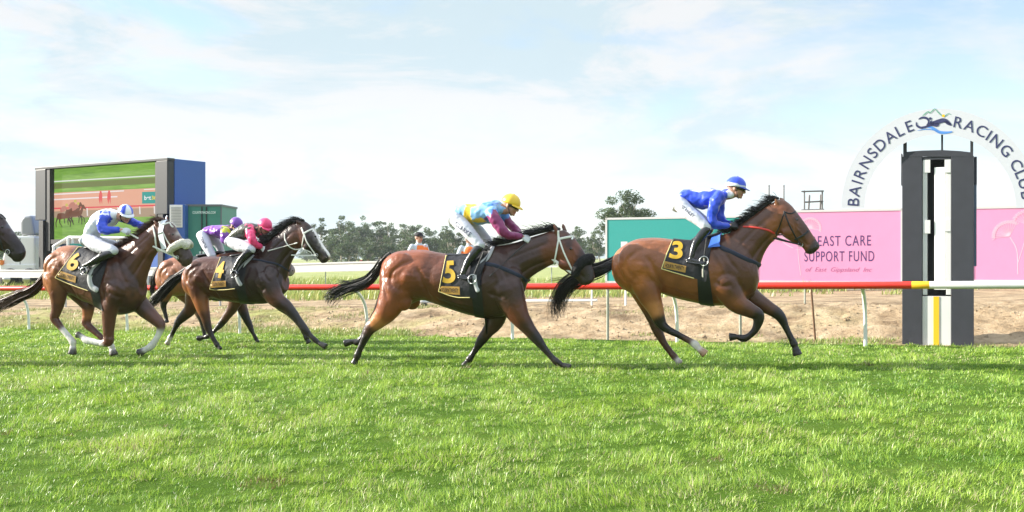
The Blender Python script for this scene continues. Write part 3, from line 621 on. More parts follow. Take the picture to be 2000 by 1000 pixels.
tack(h3, dict(mane=([(560,322),(610,296),(655,266),(700,232),(745,198),(790,166),(812,160)], .19, .75, .45, 900, .0, .75),
  tails=[(V6, [(660,440),(605,482),(540,515),(470,535),(395,575),(330,625),(292,690),(276,750),(284,806)], .085, 460, .0045, 1.2), (V6, [(560,540),(470,570),(380,580),(290,582),(200,592)], .012, 26, .003, .6)],
  cloth=[[(320,345),(400,354),(505,350)], [(268,488),(350,512),(475,548)]], piping=[(322,346),(300,400),(268,488),(345,511),(418,536)], num=('3', ((318,356),(372,358),(368,452),(294,445))),
  badge=[(281,452),(382,476),(378,506),(276,484)], saddle=((425,354),(535,334)), flap=[[(405,356),(520,345)], [(440,440),(482,440)]], stirrup=((478,345),(464,452), .33),
  girth=[[(428,470),(482,470)], [(442,655),(510,661)]], pad=([(540,330),(500,375),(470,420),(462,470),(462,525)], .009), padm='fleece', pad2=[(512,332),(545,332),(540,392),(484,398)],
  breast=([(542,388),(600,414),(660,444),(722,472)], .026),
  bridle=[([(838,222),(860,280),(893,345),(914,372)], .009), ([(838,224),(868,232),(890,222)], .008), ([(888,352),(925,332),(958,306)], .011), ([(838,226),(818,285),(800,328),(835,342)], .007)], bm='black', bit=(914,374)))
part(h3, 'neck_strap', strap(h3, [(650,293),(700,296),(760,308),(790,322)], .011, .5, .008, True), M['redstrap'])
tack(h5, dict(mane=([(880,326),(950,315),(1010,297),(1070,278),(1130,262),(1190,248),(1215,250)], .22, .8, .42, 900, .02, .7),
  tails=[(fr5, [(362,372),(322,412),(290,465),(250,508),(200,530),(150,543),(100,562),(62,585),(40,606)], .052, 380, .0042, 1.25), (fr5, [(260,505),(200,520),(140,512),(80,500)], .01, 20, .003, .5)],
  cloth=[[(645,384),(730,382),(850,362)], [(610,560),(700,590),(800,592)]], piping=[(648,384),(622,420),(608,540),(628,588),(700,592),(762,592)], num=('5', ((642,405),(688,402),(700,528),(620,528))),
  badge=[(613,534),(712,538),(714,578),(622,572)], saddle=((775,376),(890,345)), flap=[[(770,376),(870,360)], [(770,480),(820,480)]], stirrup=((830,370),(775,500), .33),
  girth=[[(765,530),(822,530)], [(788,684),(836,690)]], pad=([(880,345),(852,398),(805,440),(786,500),(806,556)], .026),
  breast=([(830,420),(900,436),(1000,478),(1062,520)], .024),
  bridle=[([(1204,262),(1208,296)], .013), ([(1206,300),(1245,292),(1285,286)], .013), ([(1209,296),(1236,372),(1276,455)], .010), ([(1208,298),(1194,372),(1184,424)], .010)], bit=(1284,474),
  fleece=([(1292,470),(1302,440),(1330,410),(1366,396)], .062, 'fleece_black')))
tack(h4, dict(mane=([(720,300),(780,258),(840,208),(900,160),(955,122),(1005,100),(1050,100)], .24, .85, .32, 1200, .02, .8),
  tails=[(fr4, [(300,412),(248,455),(200,490),(152,540),(105,590),(68,628),(38,660)], .075, 420, .005, .8)],
  cloth=[[(505,345),(570,340),(690,332)], [(434,548),(520,553),(640,545)]], piping=[(505,345),(462,380),(440,460),(433,549),(520,553),(595,546)], num=('4', ((478,366),(546,362),(518,486),(445,478))),
  badge=[(440,498),(537,494),(539,532),(441,540)], saddle=((590,338),(715,320)), flap=[[(580,342),(680,332)], [(590,470),(640,470)]], stirrup=((650,340),(588,450), .33),
  girth=[[(600,510),(655,510)], [(630,638),(690,644)]], pad=([(712,335),(660,390),(620,440),(615,480),(635,518)], .03),
  breast=([(700,352),(790,368),(880,388),(945,432)], .014),
  bridle=[([(1030,152),(1044,190)], .013), ([(1046,186),(1082,166),(1116,152)], .013), ([(1047,188),(1066,244),(1122,326)], .010), ([(1046,192),(1038,240),(1030,292)], .009), ([(1122,328),(1070,315),(990,292),(945,268),(922,225),(920,188)], .009, 0)], bit=(1127,328)))
tack(h6, dict(hair='hair_brown', mane=([(690,312),(750,280),(810,244),(860,206),(905,172),(945,148),(980,145)], .17, .8, .30, 600, .03, .6),
  tails=[(fr6, [(285,450),(240,520),(188,570),(120,600),(50,632),(-20,660),(-60,690)], .07, 420, .005, 1.1)],
  cloth=[[(478,298),(530,312),(660,330)], [(332,490),(430,536),(580,585)]], piping=[(478,298),(400,380),(332,492),(430,536),(520,568)], num=('6', ((422,340),(494,338),(456,460),(380,452))),
  badge=[(352,448),(452,484),(448,522),(340,486)], saddle=((530,318),(705,325)), flap=[[(570,328),(690,330)], [(520,480),(560,480)]], stirrup=((600,340),(495,452), .34),
  girth=[[(530,540),(585,545)], [(560,660),(612,690)]], pad=([(600,402),(560,440),(535,490),(545,540),(575,562)], .04),
  bridle=[([(938,155),(948,180)], .013), ([(946,185),(985,172),(1028,158)], .013), ([(948,188),(985,265),(1012,312),(1030,385)], .010), ([(905,190),(918,245),(925,310),(945,345),(1000,352)], .014)], bit=(1035,378),
  fleece=([(1008,330),(1020,318),(1055,300),(1100,285)], .058, 'fleece'), cheekpad=[(938,232),(965,222),(988,320),(960,322)]))
tack(hP, dict(mane=([(520,308),(600,298),(680,285),(750,272),(810,262)], .1, .8, .2, 200, .02), tails=[(frP, [(115,400),(90,430),(70,480),(60,540),(62,600)], .04, 160, .005, .6)],
  cloth=[[(300,340),(380,338),(470,330)], [(270,480),(360,500),(480,500)]], saddle=((370,335),(500,315)), girth=[[(400,480),(450,480)], [(425,600),(480,605)]],
  bridle=[([(850,300),(870,340),(925,440)], .010), ([(850,300),(885,290)], .011)], bit=(930,440)))
# ------------------------------------------------------------------ people
SKIN = (.50, .27, .19); LIP = (.42, .14, .12)
def head_geo(mb, C, f, u, l, k=1.0, skin=SKIN, hair=(.06, .035, .02)):
    C, f, u, l = map(np.asarray, (C, f, u, l))
    def E(df, du, dl, rf, ru, rl, col=skin): 
        c = C + (f * df + u * du + l * dl) * k; ellipsoid(mb, c, f * rf * k, l * rl * k, u * ru * k)
        for a in (-1, 1):
            for ax, rr in ((f, rf), (u, ru), (l, rl)): mb.sample(c + ax * rr * k * a, col, min(rr, .03) * k)
    E(-.012, .025, 0, .098, .090, .077, hair); E(.030, -.030, 0, .060, .075, .060); E(.050, -.078, 0, .036, .032, .036); E(.078, -.094, 0, .016, .016, .020)
    E(.060, .022, 0, .035, .022, .056); E(.055, -.035, .032, .030, .026, .022); E(.055, -.035, -.032, .030, .026, .022)
    tube(mb, [C + (f * .088 + u * .015) * k, C + (f * .104 - u * .012) * k, C + (f * .110 - u * .030) * k, C + (f * .094 - u * .038) * k], [.010 * k, .012 * k, .014 * k, .008 * k], lat=l)
    mb.sample(C + (f * .112 - u * .03) * k, skin, .015)
    E(.088, -.060, 0, .010, .006, .022, LIP); E(.086, -.070, 0, .010, .007, .019, LIP)
    for s in (-1, 1): E(-.005, -.012, .078 * s, .016, .030, .008)
def hand_geo(mb, W, d, n, side, curl=1.0, s=1.0, fat=0.0, thumb=1):
    """W wrist, d finger direction, n back-of-hand normal, side = towards thumb"""
    W, d, n, side = map(lambda q: unit(q) if q is not W else np.asarray(q, float), (W, d, n, side))
    tube(mb, [W - d * .03 * s, W + d * .012 * s, W + d * .05 * s, W + d * .088 * s], [(.018 + fat) * s, (.017 + fat) * s, (.016 + fat) * s, (.013 + fat) * s], [(.026 + fat) * s, (.030 + fat) * s, (.040 + fat) * s, (.041 + fat) * s], lat=side)
    for i, (ln, of) in enumerate(((.072, .030), (.080, .010), (.075, -.010), (.058, -.029))):
        a = 0; p = W + (d * (.086 - abs(of - .005) * .2) + side * of) * s; P = [p - d * .02 * s, p]; 
        for seg, ca in zip((.42, .32, .26), (48 + i * 3, 62, 38)):
            a += R(ca) * curl; p = p + (d * math.cos(a) - n * math.sin(a)) * ln * seg * s; P.append(p)
        tube(mb, P, [(.0095 + fat) * s, (.0095 + fat) * s, (.0088 + fat) * s, (.008 + fat) * s, (.0065 + fat) * s], lat=side, n=3)
    p = W + (d * .02 + side * .024) * s; q = p + (d * .028 + side * .026 - n * .012) * s; r_ = q + (d * .026 + side * .004 - n * .020) * s; e = r_ + (d * .018 - side * .010 - n * .014) * s
    tube(mb, [p, q, r_, e], [(.013 + fat) * s, (.0115 + fat) * s, (.010 + fat) * s, (.007 + fat) * s], lat=n, n=3)
def chain_px(mb, fr, pts, k=1.0, flat=1.0, default=None, latmax=.3):
    """pts (u,v,w,r_px[,lat_m][,col])"""
    P = []; ra = []; rb = []
    for q in pts:
        p = fr.P(q[0], q[1], q[2]); r = q[3] * fr.m(q[0], q[1], q[2]) * k; lm = q[4] * k if len(q) > 4 and q[4] else r * flat; c = q[5] if len(q) > 5 else default
        P.append(p); ra.append(r); rb.append(min(lm, latmax))
        if c is not None:
            for sg in (-1, 1): mb.sample(p + fr.L * rb[-1] * sg, c, max(r, .04)); mb.sample(p + np.array([0, 0, r * sg]), c, max(r, .04)); mb.sample(p + fr.t * r * sg, c, max(r, .04))
            mb.sample(p, c, r)
    tube(mb, P, ra, rb, lat=fr.L, n=4)
def dirs(fr, a, b, wa, wb): return unit(fr.P(*b, wb) - fr.P(*a, wa))
def person(S, origin):
    fr = S['fr']; L = fr.L; t = fr.t; Z = np.array([0, 0, 1.]); H = S['head']
    hc = fr.P(H['c'][0], H['c'][1], H.get('w', 0)); yaw = R(H.get('yaw', 0)); pit = R(H.get('pitch', 10))
    f0 = t * math.cos(yaw) + L * math.sin(yaw); f = f0 * math.cos(pit) - Z * math.sin(pit); u = Z * math.cos(pit) + f0 * math.sin(pit); l = np.cross(u, f); k = H.get('k', 1.0)
    # ---- one continuous body
    mb = MB(); head_geo(mb, hc, f, u, l, k, S.get('skin', SKIN), S.get('hair', (.05, .03, .02))); sk = S.get('skin', SKIN)
    chain_px(mb, fr, [(*q[:5],) for q in S['torso']], .84, default=sk)
    nb = S['torso'][-1]; np_ = fr.P(nb[0], nb[1], nb[2]); tube(mb, [np_, (np_ + hc - u * .07 * k) / 2 , hc - u * .06 * k - f * .012], [.062, .056, .052], lat=L)
    mb.sample((np_ + hc) / 2, sk, .05)
    for key in ('arm', 'arm2'): chain_px(mb, fr, [q[:4] for q in S[key]], .74, default=sk)
    for key in ('leg', 'leg2'): chain_px(mb, fr, [q[:4] for q in S[key]], .72, default=sk)
    for key in ('boot', 'boot2'): chain_px(mb, fr, [q[:4] for q in S[key]], .76, default=sk)
    hands = []
    for key in ('hand', 'hand2'):
        a, b, wa, wb = S[key][:4]; W = fr.P(*a, wa); d = dirs(fr, a, b, wa, wb); sg = 1 if key == 'hand' else -1
        n0 = unit(np.cross(d, np.cross(L * sg + Z * .8, d))); sd = unit(np.cross(n0, d)); sd = sd if sd[2] > 0 else -sd
        hands.append((W, d, n0, sd)); hand_geo(mb, W, d, n0, sd, S.get('curl', 1.0), 1.0)
        e = S['arm' if key == 'hand' else 'arm2'][-1]; tube(mb, [fr.P(*e[:3]), W + d * .01], [.026, .024], lat=L); mb.sample(W, sk, .04)
    V, Fc = remesh(mb, .0065, 3); C = colour(V, mb.smp, 4, 4)
    eb = MB()
    for s in (-1, 1): ellipsoid(eb, hc + (f * .083 + u * .005 + l * .030 * s) * k, f * .010, l * .012, u * .009, 10, 6)
    o = len(V); Vall = np.vstack([V, np.array(eb.v)]); Fall = Fc + [tuple(i + o for i in q) for q in eb.f]
    ob = link('person', Vall, Fall, [M['skin'], M['eye']], origin=origin, cols=np.vstack([C, np.ones((len(eb.v), 3))]), mi=[0] * len(Fc) + [1] * len(eb.f))
    # ---- shirt: torso and sleeves as one garment
    mb = MB(); chain_px(mb, fr, S['torso'], 1.0); chain_px(mb, fr, S['arm'], 1.0); chain_px(mb, fr, S['arm2'], 1.0)
    nk = hc - u * .06 * k - f * .012; ce = np_ * .35 + nk * .65; tube(mb, [np_ - unit(nk - np_) * .01, np_ * .6 + nk * .4, ce], [.064, .057, .055], lat=L)
    for q_ in (ce, np_ * .6 + nk * .4):
        for dd in (f, -f, L, -L): mb.sample(q_ + dd * .05, S.get('collar', (.75, .75, .8)), .04)
    for (q, c, r_) in S.get('spots', []): mb.sample(fr.P(*q), c, r_)
    V, Fc = remesh(mb, .008, 3, disp=S.get('fold', .015), dscale=9.5); C = colour(V, mb.smp, 2, 14)
    link(S.get('shirt', 'silks'), V, Fc, S.get('shirtm', M['silk']), ob, cols=C); Vs = BVHTree.FromPolygons([tuple(p) for p in V], Fc)
    # ---- breeches
    mb = MB(); chain_px(mb, fr, S['leg']); chain_px(mb, fr, S['leg2']); chain_px(mb, fr, [q[:5] for q in S['seat']])
    V, Fc = remesh(mb, .008, 4, disp=.005, dscale=12); br = link(S.get('pants', 'breeches'), V, Fc, S.get('pantsm', M['breech']), ob); bv = BVHTree.FromPolygons([tuple(p) for p in V], Fc)
    if 'name' in S:
        txt, quad = S['name']; hh = Horse(); hh.fr = fr; hh.bvh = bv; link('name_lettering', *(lambda m_: (m_.v, m_.f))(decal(hh, txt, *quad, .004, bold=.01)), cmat('navy_lettering', (.03, .035, .08), rough=.7), ob, smooth=False)
    for key in ('boot', 'boot2'):
        mb = MB(); chain_px(mb, fr, S[key]); a = S[key][-1]; ft = S[key + 'f']   # foot heel->toe
        chain_px(mb, fr, ft, 1.0, flat=.95); h_ = fr.P(*ft[0][:3]); e_ = fr.P(*ft[-1][:3]); r0 = ft[0][3] * fr.m(*ft[0][:3]); dn = np.array([0, 0, -1.])
        tube(mb, [h_ + dn * r0 * .8, (h_ + e_) / 2 + dn * r0 * .9, e_ + dn * r0 * .4], .010, .035, lat=L)
        V, Fc = remesh(mb, .007, 3); link('boot', V, Fc, S.get('bootm', M['boot']), ob)
    if S.get('gloves', True):
        for i, (W, d, n0, sd) in enumerate(hands):
            mb = MB(); hand_geo(mb, W, d, n0, sd, S.get('curl', 1.0), 1.0, .003); V, Fc = remesh(mb, .0042, 2); link('glove', V, Fc, S.get('glovem', M['glove']), ob)
    # ---- helmet, peak, strap, goggles
    if 'helmet' in S:
        mb = MB(); hcol = S['helmet']; nu, nv = 32, 12; V = []; Fc = []; cols = []
        def hp(th, ph, g=0):
            x = math.sin(th) * math.cos(ph); y = math.sin(th) * math.sin(ph); z = math.cos(th)
            return hc + (f * (x * (.122 + g) - .010) + l * y * (.100 + g) + u * (z * (.112 + g) + .030)) * k
        for g in (0, -.008):
            for i in range(nv + 1):
                for j in range(nu):
                    ph = 2 * math.pi * j / nu; th = R(4 + (92 - 4 + 9 * (.5 - .5 * math.cos(ph))) * i / nv); V.append(hp(th, ph, g)); c = hcol(ph, th) if callable(hcol) else hcol; cols.append(c)
        n_ = nu * (nv + 1)
        for i in range(nv):
            for j in range(nu):
                a = i * nu + j; b = i * nu + (j + 1) % nu; Fc += [(a, a + nu, b + nu, b), (n_ + a, n_ + b, n_ + b + nu, n_ + a + nu)]
        for j in range(nu): a = nv * nu + j; b = nv * nu + (j + 1) % nu; Fc.append((a, n_ + a, n_ + b, b))
        Fc.append(tuple(range(nu))); he = link('helmet', V, Fc, S.get('helm', M['silk']), ob, cols=cols)
        pk = MB(); V = []; pn = 15
        for r_, dz in ((1.0, 0), (1.0, -.008)):
            for j in range(pn):
                ph = R(-62 + 124 * j / (pn - 1)); e = math.cos(ph * 1.35); 
                for g in (0, .052 * max(0, e)): V.append(hp(R(92), ph, g) + u * (dz - g * .35 + .0) * k)
        Fp = []
        for j in range(pn - 1): a = 2 * j; Fp += [(a, a + 1, a + 3, a + 2), (a + 2 * pn, a + 2 + 2 * pn, a + 3 + 2 * pn, a + 1 + 2 * pn), (a + 1, a + 1 + 2 * pn, a + 3 + 2 * pn, a + 3)]
        pc = S.get('peakc', hcol if not callable(hcol) else (.8, .8, .85)); link('peak', V, Fp, S.get('helm', M['silk']), he, cols=[pc] * len(V))
        bt = MB(); ellipsoid(bt, hp(0, 0) - u * .002, f * .012, l * .012, u * .007, 10, 6); link('button', bt.v, bt.f, S.get('helm', M['silk']), he, cols=[pc] * len(bt.v))
        st = MB(); P = [hc + (f * a + u * b + l * c) * k for a, b, c in ((.012, .02, .083), (.022, -.04, .076), (.040, -.085, .055), (.052, -.112, .0), (.040, -.085, -.055), (.022, -.04, -.076), (.012, .02, -.083))]
        tube(st, P, .007, .003, lat=f); link('chin_strap', st.v, st.f, M['black'], he)
    if 'cap' in S:
        mb = MB(); ellipsoid(mb, hc + (u * .058 - f * .008) * k, f * .112 * k, l * .090 * k, u * .068 * k); tube(mb, [hc + (u * .048 + f * .08) * k, hc + (u * .036 + f * .165) * k], .006, .065, lat=l); link('cap', mb.v, mb.f, cmat('black_cap', (.012, .012, .015), rough=.8), ob)
    if S.get('goggles', True):
        mb = MB(); P = []; pn = 13
        for j in range(pn):
            a = R(-78 + 156 * j / (pn - 1)); P.append(hc + (f * (.004 + .104 * math.cos(a)) + l * .083 * math.sin(a) + u * .006) * k)
        tube(mb, P, [.012 + .012 * math.sin(math.pi * i / (pn - 1)) for i in range(pn)], .008, lat=f, smooth=False); 
        link('goggles', mb.v, mb.f, M['lens'], ob)
    return ob, hands, Vs
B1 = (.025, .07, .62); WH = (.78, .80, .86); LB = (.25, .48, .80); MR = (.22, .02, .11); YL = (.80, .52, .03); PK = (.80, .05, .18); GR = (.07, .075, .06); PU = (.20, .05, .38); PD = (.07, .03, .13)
org = lambda fr: np.array([fr.P0[0], fr.P0[1], float(terr(fr.P0[0], fr.P0[1]))])
# rider of 3
j = fr3.view(1290, 330, 5.0)
S = dict(fr=j, head=dict(c=(738,190), yaw=2, pitch=12), hair=(.03, .02, .015),
  torso=[(236,262,0,62,.14,B1),(330,285,0,86,.165,B1),(430,292,0,98,.185,B1),(520,288,0,92,.20,B1),(590,272,0,70,.17,B1),(640,252,0,34,.075,B1)],
  arm=[(575,262,.17,55,None,B1),(530,340,.21,56,None,B1),(505,450,.22,52,None,B1),(520,530,.20,46,None,B1),(590,552,.15,37,None,B1),(655,556,.11,28,None,B1)],
  arm2=[(585,268,-.17,52,None,B1),(580,360,-.21,50,None,B1),(575,450,-.20,44,None,B1),(620,520,-.15,36,None,B1),(700,540,-.09,26,None,B1)],
  hand=((672,556),(745,548),.10,.06), hand2=((722,540),(792,530),-.08,-.05), glovem=M['black'],
  seat=[(200,300,0,64,.14),(160,345,0,72,.175),(190,360,0,66,.16)],
  leg=[(185,335,.09,76,None),(270,420,.15,70,None),(350,480,.20,60,None),(420,540,.23,52,None),(452,578,.24,44,None)],
  leg2=[(185,335,-.09,76,None),(280,410,-.15,68,None),(370,470,-.20,58,None),(450,530,-.23,50,None),(480,570,-.24,44,None)],
  boot=[(448,592,.25,44),(395,655,.27,44),(345,725,.29,38),(318,790,.31,29),(305,850,.32,27),(300,880,.32,27)], bootf=[(262,893,.32,22),(320,896,.33,24),(400,912,.35,20),(425,916,.35,13)],
  boot2=[(478,585,-.25,44),(425,655,-.27,42),(375,725,-.29,36),(350,790,-.31,29),(335,850,-.32,27)], boot2f=[(300,880,-.32,22),(350,890,-.33,24),(430,905,-.35,16)],
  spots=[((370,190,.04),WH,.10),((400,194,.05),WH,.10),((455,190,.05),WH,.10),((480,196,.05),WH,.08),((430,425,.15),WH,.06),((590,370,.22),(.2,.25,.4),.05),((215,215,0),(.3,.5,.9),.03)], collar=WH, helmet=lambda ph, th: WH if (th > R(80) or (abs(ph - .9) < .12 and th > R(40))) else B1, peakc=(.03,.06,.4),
  name=('STANLEY', ((215,352),(338,452),(318,478),(202,382))))
rider3, hd3, _ = person(S, org(fr3))
# rider of 5
j = fr5.view(850, 360, 5.0)
S = dict(fr=j, head=dict(c=(738,205), yaw=6, pitch=22), hair=(.25, .12, .05),
  torso=[(232,262,0,62,.14,LB),(295,272,0,84,.16,LB),(352,288,0,96,.17,YL),(430,286,0,108,.185,LB),(530,272,0,112,.20,LB),(600,240,0,84,.17,LB),(650,240,0,36,.075,LB)],
  arm=[(548,270,.16,58,None,(.08,.25,.70)),(580,340,.21,60,None,MR),(640,420,.22,56,None,MR),(700,490,.20,46,None,MR),(770,505,.14,38,None,MR),(835,505,.09,28,None,MR)],
  arm2=[(650,290,-.16,56,None,(.08,.25,.70)),(720,380,-.20,48,None,MR),(780,440,-.18,42,None,MR),(830,485,-.10,30,None,MR)],
  hand=((852,512),(945,560),.08,.05), hand2=((858,508),(950,545),-.07,-.04),
  seat=[(215,290,0,62,.14),(180,330,0,68,.175),(215,345,0,62,.16)],
  leg=[(205,330,.09,76,None),(265,400,.14,72,None),(330,470,.19,64,None),(400,550,.22,56,None),(440,596,.24,50,None)],
  leg2=[(225,320,-.09,72,None),(340,390,-.15,62,None),(430,460,-.20,54,None),(500,540,-.23,46,None),(530,585,-.24,42,None)],
  boot=[(428,622,.25,46),(370,690,.27,46),(320,760,.29,38),(290,820,.31,29),(272,870,.32,27)], bootf=[(232,896,.32,22),(290,905,.33,24),(350,915,.34,18)],
  boot2=[(520,600,-.25,44),(460,670,-.27,42),(400,740,-.29,36),(370,800,-.31,29),(350,850,-.32,27)], boot2f=[(320,880,-.32,22),(370,890,-.33,24),(430,905,-.35,16)],
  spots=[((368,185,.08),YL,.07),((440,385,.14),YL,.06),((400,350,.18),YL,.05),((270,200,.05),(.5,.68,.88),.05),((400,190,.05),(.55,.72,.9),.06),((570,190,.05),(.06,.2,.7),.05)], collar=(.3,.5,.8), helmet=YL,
  name=('CLARKE', ((200,358),(358,478),(330,512),(200,405))))
rider5, hd5, _ = person(S, org(fr5))
# rider of 4
j = fr4.view(360, 410, 6.665)
S = dict(fr=j, head=dict(c=(1050,225), yaw=24, pitch=24), hair=(.03, .02, .015),
  torso=[(650,345,0,52,.14,GR),(700,320,0,78,.16,GR),(770,295,0,96,.185,GR),(850,270,0,104,.20,GR),(920,255,0,84,.18,GR),(975,240,0,40,.08,(.03,.03,.035))],
  arm=[(850,270,.17,56,None,PK),(870,345,.21,60,None,PK),(900,410,.22,54,None,PK),(940,455,.18,44,None,PK),(985,480,.12,36,None,PK)],
  arm2=[(960,290,-.15,54,None,PK),(1020,370,-.18,48,None,(.04,.04,.04)),(1040,440,-.13,40,None,PK),(1050,480,-.08,32,None,PK)],
  hand=((1008,488),(1062,540),.10,.07), hand2=((1052,490),(1100,530),-.07,-.04),
  seat=[(645,370,0,66,.14),(615,420,0,64,.17),(640,430,0,62,.16)],
  leg=[(620,420,.09,76,None),(700,455,.14,82,None),(780,480,.19,78,None),(850,505,.23,64,None),(880,520,.24,52,None)],
  leg2=[(640,420,-.09,72,None),(730,450,-.15,66,None),(830,480,-.20,60,None),(900,515,-.23,52,None)],
  boot=[(850,545,.25,58),(790,600,.27,56),(730,660,.29,48),(690,720,.31,38),(665,765,.32,34)], bootf=[(620,790,.32,26),(660,810,.33,28),(700,835,.34,22)],
  boot2=[(900,560,-.25,50),(830,620,-.27,48),(780,680,-.29,42),(750,740,-.31,36)], boot2f=[(720,780,-.32,26),(760,800,-.33,26),(800,815,-.34,20)],
  collar=(.03,.03,.035), helmet=PK, name=('LK', ((715,445),(752,445),(750,470),(712,468))))
rider4, hd4, _ = person(S, org(fr4))
# rider in purple
j = frP.view(360, 410, 6.665)
S = dict(fr=j, head=dict(c=(672,205), yaw=14, pitch=32), k=.95, hair=(.03, .02, .015),
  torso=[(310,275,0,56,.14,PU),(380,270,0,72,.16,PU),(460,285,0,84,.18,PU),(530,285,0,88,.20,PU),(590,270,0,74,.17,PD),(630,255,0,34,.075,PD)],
  arm=[(540,270,.16,52,None,(.6,.62,.03)),(520,330,.20,54,None,PU),(530,400,.21,48,None,PU),(590,440,.16,40,None,PU),(650,450,.10,32,None,PU)],
  arm2=[(600,280,-.16,50,None,(.6,.62,.03)),(620,370,-.18,44,None,PU),(660,430,-.12,36,None,PU)],
  hand=((670,455),(720,480),.09,.06), hand2=((690,450),(740,470),-.08,-.05),
  seat=[(290,300,0,60,.14),(245,330,0,60,.165),(250,345,0,58,.16)],
  leg=[(240,330,.09,74,None),(265,400,.14,74,None),(300,480,.19,66,None),(340,560,.22,56,None),(365,600,.23,50,None)],
  leg2=[(300,330,-.09,66,None),(390,400,-.15,60,None),(450,470,-.19,54,None),(485,560,-.22,46,None),(495,590,-.23,42,None)],
  boot=[(365,625,.24,46),(330,690,.26,44),(300,760,.28,36),(290,820,.30,30)], bootf=[(250,850,.31,22),(300,860,.32,22),(340,870,.33,18)],
  boot2=[(490,610,-.24,46),(450,680,-.26,44),(420,750,-.28,36),(400,810,-.30,30)], boot2f=[(370,840,-.31,22),(410,850,-.32,22),(450,860,-.33,18)],
  spots=[((535,300,.18),(.6,.62,.03),.06)], collar=PD, helmet=(.17,.05,.36), name=('TEMPLE', ((232,345),(300,490),(270,500),(196,362))))
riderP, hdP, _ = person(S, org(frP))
# rider of 6
j = fr6.view(140, 380, 5.556)
S = dict(fr=j, head=dict(c=(585,215), yaw=30, pitch=20), hair=(.03, .02, .015),
  torso=[(225,420,0,70,.15,WH),(265,350,0,82,.165,WH),(320,300,0,98,.185,WH),(380,260,0,100,.20,WH),(440,235,0,76,.17,WH),(500,225,0,38,.08,WH)],
  arm=[(350,250,.17,56,None,B1),(325,320,.22,58,None,B1),(350,385,.24,52,None,B1),(420,390,.20,46,None,B1),(500,382,.14,38,None,B1)],
  arm2=[(560,250,-.16,56,None,B1),(640,290,-.20,46,None,B1),(720,320,-.18,38,None,B1),(800,350,-.12,30,None,B1)],
  hand=((545,385),(640,410),.12,.10), hand2=((812,356),(880,372),-.10,-.08),
  seat=[(220,450,0,66,.14),(180,500,0,62,.17),(210,520,0,60,.16)],
  leg=[(200,500,.09,76,None),(270,545,.15,78,None),(350,580,.20,70,None),(430,600,.25,56,None),(462,612,.26,46,None)],
  leg2=[(230,500,-.09,70,None),(350,530,-.14,60,None),(450,550,-.19,54,None),(530,575,-.22,46,None)],
  boot=[(430,640,.27,48),(350,668,.29,50),(270,710,.31,42),(190,755,.33,32),(140,775,.33,30)], bootf=[(95,800,.33,26),(110,820,.34,26),(150,840,.36,18)],
  boot2=[(540,620,-.24,46),(480,680,-.27,44),(430,740,-.29,36),(400,800,-.31,30)], boot2f=[(380,830,-.32,22),(420,840,-.33,22),(460,850,-.34,18)],
  collar=WH, helmet=lambda ph, th: (WH if int((ph + .5) / (math.pi / 3)) % 2 == 0 else B1) if th < R(86) else WH, peakc=WH)
rider6, hd6, _ = person(S, org(fr6))
def handpt(hd, i): W, d, n0, sd = hd[i]; return W + d * .085 - n0 * .03
# reins run from each hand to the bit ring
def reins(h, hd, bu, bv, r, mt, sag=.02, both=True):
    p = surf(h, bu, bv, .012)
    rein(h, handpt(hd, 0), p, sag, r, mt, 'rein')
    if both: rein(h, handpt(hd, 1), mirror_surf(h, p, .012), sag, r, mt, 'rein')
reins(h3, hd3, 914, 374, .006, 'black', .01); reins(h5, hd5, 1284, 474, .012, 'white', 0); reins(h4, hd4, 1127, 328, .007, 'white', .02, False); reins(h6, hd6, 1035, 378, .009, 'white', .01, False); reins(hP, hdP, 930, 440, .007, 'white')
G1 = 'horses galloping down the straight'; G2 = 'riders on the racehorses'
tag(h3.obj, 'leading bay racehorse with black tail, wearing saddlecloth number 3', 'horse', G1)
tag(h5.obj, 'dark bay racehorse with white bridle and black fleece noseband, wearing number 5', 'horse', G1)
tag(h4.obj, 'dark brown racehorse with white blaze and white bridle, wearing number 4', 'horse', G1)
tag(hP.obj, 'brown racehorse mostly hidden behind the one wearing number 4', 'horse', G1)
tag(h6.obj, 'chestnut racehorse with four white socks and white fleece noseband, wearing number 6', 'horse', G1)
tag(rider3, 'jockey in royal blue silks and blue helmet crouching on the leading horse', 'person', G2)
tag(rider5, 'jockey with yellow helmet, maroon sleeves and pale blue body with yellow sash', 'person', G2)
tag(rider4, 'jockey with bright pink helmet, pink sleeves and dark grey body', 'person', G2)
tag(riderP, 'jockey in purple silks and purple helmet bent low beyond the pink-capped one', 'person', G2)
tag(rider6, 'jockey in white silks with blue sleeves and quartered blue and white helmet', 'person', G2)
def whip(fr, a, b, wa, wb, m, label):
    A, B = fr.P(*a, wa), fr.P(*b, wb); mb = MB(); tube(mb, [A, A * .8 + B * .2, A * .3 + B * .7, B], [.009, .007, .004, .005], lat=fr.L); d = unit(B - A)
    tube(mb, [B - d * .05, B], .009, .003, lat=fr.L); o = lmb('riding_whip', mb, m); tag(o, label, 'whip', 'riding whips'); return o
whip(fr5, (1040,322), (862,486), .16, .34, M['black'], 'thin black whip held low across the shoulder of horse number 5')
whip(fr4, (812,300), (1000,248), .16, .2, M['white'], 'thin pale whip held along the neck of horse number 4')
